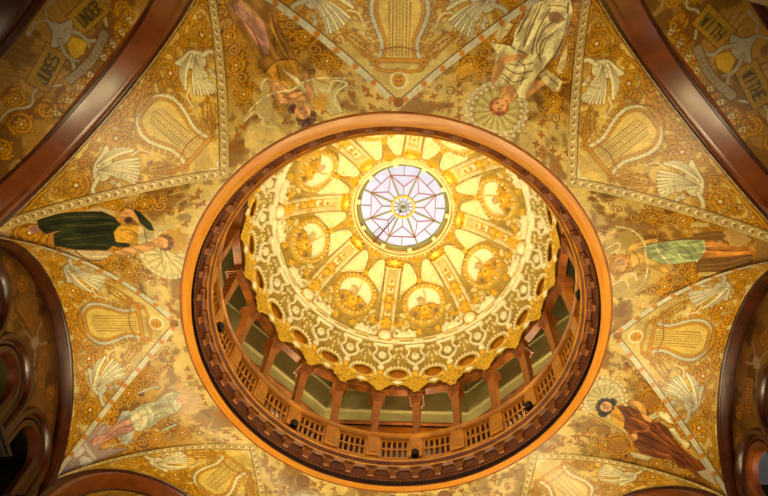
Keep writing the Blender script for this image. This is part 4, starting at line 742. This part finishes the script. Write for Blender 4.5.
for k, o in enumerate(cols):
    az = (187.5 - 15 * k) % 360; o.location = (3.19 * cos(R_(az)), 3.19 * sin(R_(az)), 11.34); o.rotation_euler = (0, 0, R_(az))
    tag(o, ('%s of the tapered oak gallery columns standing on the balustrade, counted from the left' % ORD[k]) if k < 14 else 'tapered oak gallery column on the near side hidden above the ring lip', 'column', 'tapered columns of the drum gallery')
# ---------------------------------------------------------------- ring beam over the columns
beam = empty('ring_beam', (0, 0, 12.74)); tag(beam, 'faceted dark oak beam ring lying on the gallery columns below the gold fringe', 'beam')
def facet(az, prof, mb):
    hw = math.tan(R_(7.5)); T = polar(az)
    mb.loft([[T(s_ * hw * y, y, z) for y, z in prof] for s_ in (-1, 1)], cap=True)
m = MB(); facet(0, [(3.05, 12.78), (3.05, 12.82), (3.07, 12.84), (3.07, 12.91), (3.05, 12.94), (3.07, 13.0), (3.20, 13.0), (3.20, 12.78)], m)
f0 = m.build('beam_segment', MAT['oak'], beam); f0.location = (0, 0, -12.74)
m = MB(); T = polar(7.5); m.box(-.12, .12, 3.04, 3.30, 12.74, 12.78, T); m.box(-.10, .10, 3.05, 3.28, 12.78, 12.96, T); b1 = m.build('impost_block', MAT['oak'], beam, bevel=.005); b1.location = (0, 0, -12.74)
for k in range(1, 24):
    c = b1.copy(); COL.objects.link(c); c.parent = beam; c.rotation_euler = (0, 0, R_(15 * k)); c.location = (0, 0, -12.74)
    c = f0.copy(); COL.objects.link(c); c.parent = beam; c.rotation_euler = (0, 0, R_(15 * k)); c.location = (0, 0, -12.74)
# ---------------------------------------------------------------- gallery behind the columns (octagonal)
def octa(name, prof, mat, kind='structure', rot=0):
    m = MB(); n = 8; rings = []
    for q in range(n + 1):
        a = R_(22.5 + 45 * q + rot); rings.append([(p[0] / cos(R_(22.5)) * cos(a), p[0] / cos(R_(22.5)) * sin(a), p[1]) for p in prof])
    m.loft(rings); o = m.build(name, mat); tag(o, kind=kind); return o
octa('wall_gallery', [(3.80, 12.5), (3.80, 15.2), (3.95, 15.2), (3.95, 12.5)], MAT['olive'])
octa('trim_9', [(3.80, 13.08), (3.765, 13.07), (3.75, 13.04), (3.77, 13.01), (3.80, 13.0)], MAT['ledge'])
octa('trim_10', [(3.82, 12.66), (3.76, 12.64), (3.76, 12.60), (3.80, 12.56), (3.80, 12.20), (3.95, 12.20), (3.95, 12.66)], MAT['oak'])
octa('trim_13', [(3.80, 12.2), (3.80, 10.4), (3.95, 10.4), (3.95, 12.2)], MAT['ebony_and_shade'])  # lower wall blackened to stand for the shade behind the lattice
octa('trim_11', [(3.80, 13.92), (3.765, 13.90), (3.765, 13.86), (3.80, 13.84)], MAT['ledge'])
octa('floor_gallery', [(3.06, 10.50), (3.9, 10.50), (3.9, 10.45), (3.06, 10.45)], MAT['ebony_and_shade'])  # floor blackened too: painted shade seen through the lattice
m = MB(); m.lathe([(3.25, 13.02), (3.27, 13.25), (3.16, 13.75), (2.92, 13.7), (2.935, 13.6), (2.985, 13.45), (3.02, 13.25), (3.055, 13.02)], 96); tag(m.build('trim_12', MAT['oak_lit']), kind='structure')  # backing behind the dome openings, coloured as lit wood
# ---------------------------------------------------------------- spot lamps on the balustrade
lamp = empty('spotlight', (0, 0, 0))
m = MB(); m.lathe([(.001, -.07), (.045, -.07), (.055, -.05), (.055, .06), (.045, .06), (.04, .03), (.001, .03)], 20, closed=False); m.build('housing', MAT['black'], lamp, True)
m = MB(); m.lathe([(.001, .045), (.039, .045), (.039, .04), (.001, .04)], 20, closed=False); m.build('lens', MAT['lamp'], lamp)
m = MB(); m.tube([(.05, 0, 0), (.07, 0, -.03), (.07, 0, -.10), (.0, 0, -.12)], .012, 6); m.build('yoke', MAT['black'], lamp)
lamps = [lamp] + [copy_tree(lamp) for _ in range(7)]
LN = {82.5: 'black spotlight on the balustrade right of the centre bottom', 37.5: 'black spotlight on the lower right of the balustrade', 127.5: 'black spotlight on the lower left of the balustrade', 172.5: 'small black spotlight on the left of the balustrade'}
for k, o in enumerate(lamps):
    az = (82.5 + 45 * k) % 360; rr = 3.0; o.location = (rr * cos(R_(az)), rr * sin(R_(az)), 10.60); o.scale = (1.35, 1.35, 1.1); o.rotation_euler = (0, R_(-14), R_(az))
    o.rotation_euler = (0, 0, R_(az)); tag(o, LN.get(az, 'black spotlight on the near side of the balustrade'), 'spotlight', 'spotlights on the balustrade')
# ---------------------------------------------------------------- dome of gilded stucco
DA, DC = 3.06, 12.62
NS, NE = 168, 340; E0, E1 = 0.4, 70.2
phi = np.linspace(-22.5, 22.5, NS + 1)[:, None] + np.zeros((1, NE)); el = np.linspace(E0, E1, NE)[None] + 0 * phi
BASE = (180, 146, 48); CRM_ = (250, 238, 184); CR2 = (238, 218, 146); GB = (226, 176, 30); GB2 = (186, 134, 16); OLV = (146, 116, 34)
cv = Canvas(phi, el, BASE, px=.012)
rad_ = np.pi / 180
def axis(f0, e0=None):
    """metric frame about azimuth f0; y measured in metres from the equator"""
    p = phi - f0; cv.X = p * rad_ * DA * np.cos(el * rad_); cv.Y = el * rad_ * DA
Yd = lambda e: e * rad_ * DA
axis(0); cv.noise((192, 158, 58), 9, .1, op=.6, seed=2); cv.noise((150, 106, 20), 16, .25, op=.5, seed=4)
up = np.clip((el - 47) / 10, 0, 1)[..., None] * .12; cv.C[:] = cv.C * (1 - up) + lin((226, 196, 104)) * up
# small scroll reliefs strewn over the ground of each zone
for f0 in (0, -15, 15): axis(f0)
axis(0)
g = np.random.default_rng(5)
for q in range(46):
    e_ = g.uniform(31, 44); x = g.uniform(.3, .95) ; 
    for m in (1, -1): cv.spiral(m * x, Yd(e_), g.uniform(.03, .06), .018, GB if q % 2 else CR2, a0=g.uniform(0, 6), hand=m, h=.012, hw=.01)
# fringe, holes
for f0 in (-22.5, -7.5, 7.5, 22.5):
    axis(f0)
    cv.poly([(-.40, Yd(0)), (-.40, Yd(6.0)), (-.24, Yd(8.6)), (-.13, Yd(11.5)), (-.07, Yd(14.5)), (.07, Yd(14.5)), (.13, Yd(11.5)), (.24, Yd(8.6)), (.40, Yd(6.0)), (.40, Yd(0))], GB, h=.03, hw=.08)
    for q in range(44):
        x = g.uniform(-.34, .34); e_ = g.uniform(1.2, 13.5); 
        if abs(x) > .38 - (e_ - 4) * .032: continue
        cv.blob(x, Yd(e_), g.uniform(.018, .035), .02, (246, 190, 40) if q % 2 else GB2, lobes=4, amp=.3, rot=g.uniform(0, 3), h=.045 if q % 2 else .01, hw=.02)
    cv.blob(0, Yd(15.6), .075, .07, CRM_, h=.06, hw=.06)
    cv.blob(0, Yd(12.4), .05, .06, (246, 190, 40), lobes=5, h=.05, hw=.03)
    # cup frames
    sides = curve([(.19, Yd(26.4)), (.135, Yd(25.2)), (.15, Yd(23.4)), (.20, Yd(22.0)), (.16, Yd(19.8)), (.06, Yd(18.2)), (.0, Yd(17.4))], 5)
    for m in (1, -1):
        cv.stroke([(m * a, b) for a, b in sides], .055, CRM_, h=.045, hw=.026)
        cv.blob(m * .27, Yd(22.2), .035, .05, CR2, lobes=3, h=.03, hw=.02); cv.blob(m * .31, Yd(23.6), .022, .03, CR2, h=.02, hw=.02)
        cv.spiral(m * .31, Yd(26.2), .045, .02, CR2, hand=m, h=.02, hw=.01)
    cv.stroke([(-.20, Yd(27.2)), (.20, Yd(27.2))], .06, CRM_, h=.05, hw=.028)
    cv.blob(0, Yd(22.3), .09, .095, CRM_, lobes=7, amp=.14, h=.05, hw=.06); cv.blob(0, Yd(22.3), .04, .04, CR2, lobes=4, h=.03, hw=.03)
for f0 in (-15, 0, 15):
    axis(f0)
    a = np.linspace(-.15, pi + .15, 26); cv.stroke([(.275 * cos(t), Yd(11.6) + .225 * sin(t)) for t in a], .07, CR2, h=.035, hw=.035)
    for q in range(11):
        t = pi * q / 10; cv.blob(.29 * cos(t), Yd(11.6) + .255 * sin(t), .024, .024, CRM_, h=.05, hw=.02)
    cv.ring(0, Yd(11.8), .21, .04, GB, ry=.145, h=.04, hw=.017)
    cv.blob(0, Yd(7.6), .12, .045, CRM_, lobes=9, amp=.12, h=.04, hw=.04)
    for m in (1, -1): cv.blob(m * .20, Yd(9.9), .05, .035, (246, 190, 40), lobes=3, h=.05, hw=.03)
    cv.blob(0, Yd(19.4), .03, .06, CR2, h=.02, hw=.02); cv.blob(0, Yd(21.8), .025, .04, CR2, h=.02, hw=.02)
# moulding ring
cv.X = phi * .045; cv.Y = Yd(el)
cv.stroke([(-2, Yd(28.9)), (2, Yd(28.9))], .045, CRM_, h=.05, hw=.022); cv.stroke([(-2, Yd(30.6)), (2, Yd(30.6))], .03, CR2, h=.035, hw=.015)
for q in range(12):
    f0 = -20.6 + 3.75 * q; axis(f0); cv.stroke([(-.05, Yd(29.75)), (.05, Yd(29.75))], .032, GB, h=.03, hw=.015)
    if q % 3 == 1: cv.stroke([(-.09, Yd(29.75)), (.09, Yd(29.75))], .045, CRM_, h=.045, hw=.02)
# rib pairs
for f0, pid in ((-22.5, 20), (22.5, 21)):
    axis(f0); cv.cid = pid
    cv.poly([(-.17, Yd(35)), (-.17, Yd(63)), (.17, Yd(63)), (.17, Yd(35))], CR2, h=.01, hw=.3)
    cv.poly([(-.10, Yd(35)), (-.10, Yd(62)), (.10, Yd(62)), (.10, Yd(35))], (206, 160, 50), h=0, hw=.01)
    for m in (1, -1): cv.stroke([(m * .15, Yd(34.5)), (m * .15, Yd(63))], .04, CRM_, h=.06, hw=.02)
    for e_, c in ((56.5, CR2), (53, CRM_), (49.5, GB), (46.2, GB), (42.5, CR2)):
        cv.poly([(-.07, Yd(e_ - 1.1)), (-.07, Yd(e_ + 1.1)), (.07, Yd(e_ + 1.1)), (.07, Yd(e_ - 1.1))], c, h=.03, hw=.03); cv.blob(0, Yd(e_), .035, .035, GB2 if c != GB else (250, 200, 60), lobes=4, h=.045, hw=.02)
    for q in range(5): cv.stroke([(-.08, Yd(58 + .8 * q)), (.08, Yd(58 + .8 * q))], .012, CRM_, h=.03, hw=.006)
    cv.blob(0, Yd(38.6), .11, .13, GB, lobes=6, amp=.2, h=.05, hw=.05); cv.blob(0, Yd(36.4), .12, .06, GB, lobes=5, h=.05, hw=.04)
    cv.blob(0, Yd(65), .20, .10, GB, lobes=7, amp=.15, h=.07, hw=.05); cv.blob(0, Yd(65.2), .09, .06, (250, 206, 70), lobes=4, h=.08, hw=.04)
    cv.stroke([(-.2, Yd(62.8)), (.2, Yd(62.8))], .035, GB, h=.06, hw=.018)
    cv.cid = {20: 30, 21: 31}[pid]
    for m in (1, -1): cv.spiral(m * .25, Yd(33.2), .10, .06, CRM_, a0=pi / 2, turns=.8, hand=-m, h=.06, hw=.03, inner=.4)
    cv.blob(0, Yd(31.9), .165, .145, GB, h=.05, hw=.05); cv.blob(0, Yd(31.9), .14, .12, CRM_, h=.085, hw=.10)
    cv.cid = None
# spandrel wings under the medallion
axis(0)
for m in (1, -1):
    cv.poly([(m * a, Yd(b)) for a, b in ((.30, 31.8), (.72, 31.6), (.66, 34.0), (.60, 35.0), (.50, 34.4), (.44, 36.2), (.36, 34.6), (.30, 34.8))], CRM_, h=.045, hw=.04)
    for q in range(4): cv.stroke([(m * (.36 + .09 * q), Yd(32.2)), (m * (.34 + .09 * q), Yd(34.2))], .016, CR2, h=.02, hw=.01)
    cv.spiral(m * .80, Yd(34.2), .07, .03, CR2, hand=m, h=.035, hw=.015); cv.spiral(m * .82, Yd(38), .05, .025, GB, hand=-m, h=.03, hw=.012)
    cv.blob(m * .62, Yd(38.2), .06, .06, GB, lobes=5, h=.04, hw=.03); cv.blob(m * .68, Yd(48), .04, .06, GB, lobes=3, h=.03, hw=.03); cv.blob(m * .22, Yd(34.2), .07, .08, GB, lobes=5, h=.04, hw=.03)
    # tall lobes over the medallion
    lob = curve([(.05, Yd(57)), (.10, Yd(61)), (.16, Yd(64.2)), (.27, Yd(64.6)), (.33, Yd(62)), (.40, Yd(58.5)), (.47, Yd(54)), (.50, Yd(51.5)), (.38, Yd(53.4)), (.22, Yd(55.2)), (.05, Yd(57))], 4)
    cv.poly([(m * a, b) for a, b in lob], CR2, h=.035, hw=.05); cv.stroke([(m * a, b) for a, b in lob], .03, CRM_, h=.05, hw=.015)
    cv.spiral(m * .24, Yd(60.3), .12, .022, CRM_, a0=1, turns=2.1, hand=m, h=.05, hw=.011, inner=.15); cv.spiral(m * .36, Yd(55.6), .05, .018, CRM_, hand=-m, h=.04, hw=.01)
cv.stroke([(0, Yd(55)), (0, Yd(63))], .035, GB, h=.04, hw=.018); cv.blob(0, Yd(57), .07, .07, GB, lobes=5, h=.05, hw=.03)
cv.blob(0, Yd(66.4), .12, .085, GB, lobes=8, amp=.16, h=.06, hw=.05); cv.blob(0, Yd(66.4), .05, .04, (236, 130, 20), h=.07, hw=.03)
# medallion
cv.cid = 10; y0 = Yd(46)
cv.blob(0, y0, .53, .52, (206, 160, 40), h=.05, hw=.06)
for q in range(30):
    t = 2 * pi * q / 30; cv.blob(.465 * cos(t), y0 + .455 * sin(t), .034, .026, (236, 192, 56) if q % 2 else CR2, lobes=3, rot=t, h=.085, hw=.03)
cv.blob(0, y0, .40, .39, CR2, h=.01, hw=.02); cv.blob(0, y0, .375, .365, CRM_, h=.0, hw=.02)
cv.poly(curve([(-.36, y0 - .10), (-.15, y0 + .02), (0, y0 - .02), (.15, y0 + .02), (.36, y0 - .10), (.25, y0 - .30), (0, y0 - .38), (-.25, y0 - .30), (-.36, y0 - .10)], 4), (200, 152, 44), h=.02, hw=.04)
cv.blob(0, y0 - .16, .14, .14, GB, lobes=8, amp=.12, h=.08, hw=.06); cv.ring(0, y0 - .16, .075, .03, (250, 204, 70), h=.1, hw=.015); cv.blob(0, y0 - .16, .035, .035, GB2, h=.09, hw=.02)
for m in (1, -1):
    cv.blob(m * .17, y0 - .06, .06, .05, GB, lobes=4, h=.06, hw=.03); cv.blob(m * .24, y0 - .2, .05, .06, OLV, h=.02, hw=.03); cv.blob(m * .10, y0 - .32, .07, .05, GB, lobes=5, h=.06, hw=.03)
cv.poly([(-.02, y0 + .0), (.12, y0 + .03), (.17, y0 + .16), (.06, y0 + .22), (-.03, y0 + .12)], (206, 180, 110), h=.05, hw=.05)
cv.stroke([(-.02, y0 - .02), (-.05, y0 + .2), (-.03, y0 + .34)], .022, GB, h=.04, hw=.01)
cv.blob(0, y0 - .06, .07, .05, GB, lobes=4, h=.08, hw=.03)
cv.cid = None
# collar mouldings round the skylight
cv.X = phi * .05; cv.Y = Yd(el)
cv.stroke([(-2, Yd(68.2)), (2, Yd(68.2))], .05, CR2, h=.045, hw=.025); cv.stroke([(-2, Yd(69.6)), (2, Yd(69.6))], .04, CRM_, h=.05, hw=.02)
for q in range(18):
    axis(-21.25 + 2.5 * q); cv.blob(0, Yd(67.2), .018, .022, GB if q % 2 else CRM_, h=.03, hw=.015)
# stipple
axis(0); st = np.random.default_rng(3).normal(0, .0035, cv.H.shape); H = cv.H + st + .008 * np.sin(cv.X * 60 + np.sin(cv.Y * 47) * 2) * np.sin(cv.Y * 55 + np.sin(cv.X * 51) * 2) * (cv.H < .012)
edge = 2.3 + 4.4 * np.abs(np.cos(R_(12) * 1 * phi * 1.0)) ** 3
pd = np.abs(np.mod(phi + 7.5, 15) - 7.5)             # degrees from the nearest opening axis
rim = 0.9 + 4.3 * np.clip((6.3 - pd) / 3.6, 0, 1) ** .8     # the fringe drops over each column
hole = (((pd * rad_ * DA * np.cos(el * rad_)) / .19) ** 2 + ((Yd(el) - Yd(11.9)) / .125) ** 2 < 1)
KEEP = (el >= rim) & ~hole
# assemble eight sectors, medallions over 30 + 45 k
allP, allC, allI, allK = [], [], [], []
for k in range(8):
    az = R_(30 + 45 * k) + phi[:-1] * rad_; r = DA - 1.7 * H[:-1]; e_ = el[:-1] * rad_
    allP.append(np.stack([r * np.cos(e_) * np.cos(az), r * np.cos(e_) * np.sin(az), DC + r * np.sin(e_)], -1)); allC.append(cv.C[:-1])
    I = cv.ID[:-1].copy(); J = I.copy()
    J[I == 10] = 100 + k; J[I == 21] = 200 + k; J[I == 20] = 200 + (k - 1) % 8; J[I == 31] = 300 + k; J[I == 30] = 300 + (k - 1) % 8
    allI.append(J); allK.append(KEEP[:-1])
P = np.concatenate(allP + [allP[0][:1]]); C = np.concatenate(allC + [allC[0][:1]]); I = np.concatenate(allI + [allI[0][:1]]); K = np.concatenate(allK + [allK[0][:1]])
keep = K[:-1, :-1] & K[1:, :-1] & K[:-1, 1:] & K[1:, 1:]
dome = None; parts = []
for pid, V, F, Cc in grid_split(P, C, I, True, keep):
    if pid == 0: dome = mesh_np('dome', V, F, MAT['relief'], None, Cc); tag(dome, 'gilded stucco dome with round medallions and rib bands rising to the skylight', 'dome')
    else: parts.append((pid, V, F, Cc))
for pid, V, F, Cc in parts: mesh_np({1: 'medallion', 2: 'rib_band', 3: 'oval_cartouche'}[pid // 100], V, F, MAT['relief'], dome, Cc)
# ---------------------------------------------------------------- stained glass skylight
sky = empty('skylight', (0, 0, 15.62)); tag(sky, 'round leaded glass skylight with eight spokes at the crown of the dome', 'skylight')
zs = 0.0
m = MB(); m.lathe([(.99, .02), (.0, .02), (.0, .01), (.99, .01)], 96, closed=False); m.build('glass', MAT['glass'], sky)
m = MB(); m.lathe([(1.06, -.05), (1.04, -.06), (.97, -.04), (.945, -.02), (.945, .03), (1.06, .03)], 96); m.build('outer_frame', MAT['came'], sky, True)
m = MB(); m.lathe([(1.03, -.12), (1.07, -.14), (1.10, -.12), (1.10, .03), (1.05, .03), (1.03, -.04)], 96); m.build('collar', MAT['gold'], sky, True)
def bar(mb, a, b, w, z0=-.02, z1=.012):
    (x1, y1), (x2, y2) = a, b; L = math.hypot(x2 - x1, y2 - y1); nx, ny = -(y2 - y1) / L * w, (x2 - x1) / L * w
    mb.loft([[(x1 - nx, y1 - ny, z0), (x1 + nx, y1 + ny, z0), (x1 + nx, y1 + ny, z1), (x1 - nx, y1 - ny, z1)], [(x2 - nx, y2 - ny, z0), (x2 + nx, y2 + ny, z0), (x2 + nx, y2 + ny, z1), (x2 - nx, y2 - ny, z1)]], cap=True)
pc = lambda r, a: (r * cos(R_(a)), r * sin(R_(a)))
m = MB(); m2 = MB()
for k in range(8):
    a = 45 * k + 1; q = MB(); bar(q, pc(.26, a + 22.5), pc(.78, a + 22.5), .018); bar(q, pc(.78, a + 22.5), pc(.95, a + 22.5), .018); q.build('spoke', MAT['came'], sky)
    bar(m2, pc(.78, a + 22.5), pc(.78, a - 22.5), .008); bar(m2, pc(.78, a + 22.5), pc(.47, a), .008); bar(m2, pc(.78, a - 22.5), pc(.47, a), .008)
    for r0, r1 in ((.47, .27), (.72, .95)): q = MB(); bar(q, pc(r0, a), pc(r1, a), .009); q.build('fine_came', MAT['came'], sky)
m2.build('star_cames', MAT['came_red'], sky)
m = MB(); m.lathe([(.27, -.03), (.225, -.03), (.215, .01), (.28, .01)], 48); m.build('hub_ring', MAT['gold'], sky, True)
m = MB()
for k in range(12): bar(m, (0, 0), pc(.21, 30 * k), .008)
m.lathe([(.13, -.015), (.115, -.015), (.115, .01), (.13, .01)], 32); m.build('hub_rosette', MAT['came'], sky)
m = MB(); m.lathe([(.001, -.05), (.03, -.05), (.035, -.03), (.03, .0), (.001, .0)], 16, c=(-.06, .10), closed=False); m.build('hook', MAT['black'], sky)
for k in range(10):
    T = polar(36 * k + 8); m = MB(); m.box(-.05, .05, .96, 1.075, -.16, -.08, T); m.build('stucco_block', MAT['cream'], sky, bevel=.01)
pole = MB(); A = np.array([-.66, .80, 15.44]); B_ = np.array([-.17, .20, 15.52]); pole.tube([A, A * .7 + B_ * .3, B_], [.028, .02, .012], 8)
tag(pole.build('pole', m_plain('dull_red_pole', (110, 40, 26), rough=.5), None, True), 'short dark red pole lying across the lower left of the skylight', 'pole')
# ---------------------------------------------------------------- light
def light(name, kind, loc, energy, color=(1, .78, .5), size=.2, target=None, spot=None, blend=.6, sx=None):
    l = bpy.data.lights.new(name, kind); l.energy = energy; l.color = color
    if kind == 'AREA': l.size = size; l.shape = 'DISK'
    else: l.shadow_soft_size = size
    if kind == 'SPOT': l.spot_size = R_(spot); l.spot_blend = blend
    o = bpy.data.objects.new(name, l); COL.objects.link(o); o.location = loc
    if target is not None:
        from mathutils import Vector
        o.rotation_euler = (Vector(target) - Vector(loc)).to_track_quat('-Z', 'Y').to_euler()
    return o
WARM = (1, .79, .43)
for k in range(8):
    az = 82.5 + 45 * k; a = R_(az)
    light('dome_spot', 'SPOT', (2.95 * cos(a), 2.95 * sin(a), 10.74), 118, (1, .93, .70), .05, (-2.0 * cos(a), -2.0 * sin(a), 14.0), 150, 1.0)
    # small gallery lamps glowing on the balustrade from behind the columns
    a2 = R_(az); light('gallery_lamp', 'POINT', (3.62 * cos(a2), 3.62 * sin(a2), 11.78), 36, (1, .84, .46), .05)
for k in range(8):
    a = R_(22.5 + 45 * k); e = {5: .62, 6: .62, 4: .9, 7: .9}.get(k, 1.0)
    light('pier_lamp', 'SPOT', (4.7 * cos(a), 4.7 * sin(a), 4.2), 570 * e, (1, .82, .43), .18, (3.9 * cos(a), 3.9 * sin(a), 10), 62, 1.0)
for az, e, rr in ((0, 680, 4.9), (45, 660, 5.2), (90, 560, 5.2), (135, 520, 5.2), (180, 680, 4.9), (225, 460, 5.0), (270, 380, 5.3), (315, 460, 5.0)):
    a = R_(az); loc = (rr * cos(a), rr * sin(a), 4.0) if az != 45 else (3.5, 6.2, 5.4)
    light('arch_lantern', 'SPOT', loc, e * 1.08, (1, .82, .45), .2, (4.1 * cos(a), 4.1 * sin(a), 10), 66, 1.0)
light('floor_bounce_fill', 'AREA', (0, 0, .5), 60, (1, .80, .55), 3.0, (0, 0, 10))  # unseen soft fill, added for light bounced up off the floor
light('side_hall_daylight', 'POINT', (7.0, 1.4, 7.6), 60, (.86, .9, 1), .4)
light('west_hall_lamp', 'POINT', (-7.0, -.5, 7.0), 6, WARM, .3)
w = bpy.data.worlds.new('World'); bpy.context.scene.world = w; w.use_nodes = True
w.node_tree.nodes['Background'].inputs[0].default_value = (.9, .8, .7, 1); w.node_tree.nodes['Background'].inputs[1].default_value = .01
# ---------------------------------------------------------------- camera
from mathutils import Matrix
cam = bpy.data.cameras.new('camera'); co = bpy.data.objects.new('camera', cam); COL.objects.link(co)
r = (0.99952279, -0.01720473, 0.02565537); u = (-0.02765707, -0.86834586, 0.49518739); f = (-0.01375817, 0.49566063, 0.86840731)
u = tuple(u)
M = Matrix(((r[0], u[0], -f[0], 0.24688832), (r[1], u[1], -f[1], -5.65594338), (r[2], u[2], -f[2], 0), (0, 0, 0, 1)))
co.matrix_world = M
cam.sensor_width = 36; cam.sensor_fit = 'HORIZONTAL'; cam.lens = 727.137 / 768 * 36; cam.shift_x = -0.021584; cam.shift_y = 0.110063; cam.clip_end = 100
sc = bpy.context.scene; sc.camera = co
sc.view_settings.view_transform = 'Standard'; sc.view_settings.look = 'None'; sc.view_settings.gamma = 1; sc.view_settings.use_curve_mapping = False
sc.view_settings.exposure = 0.0
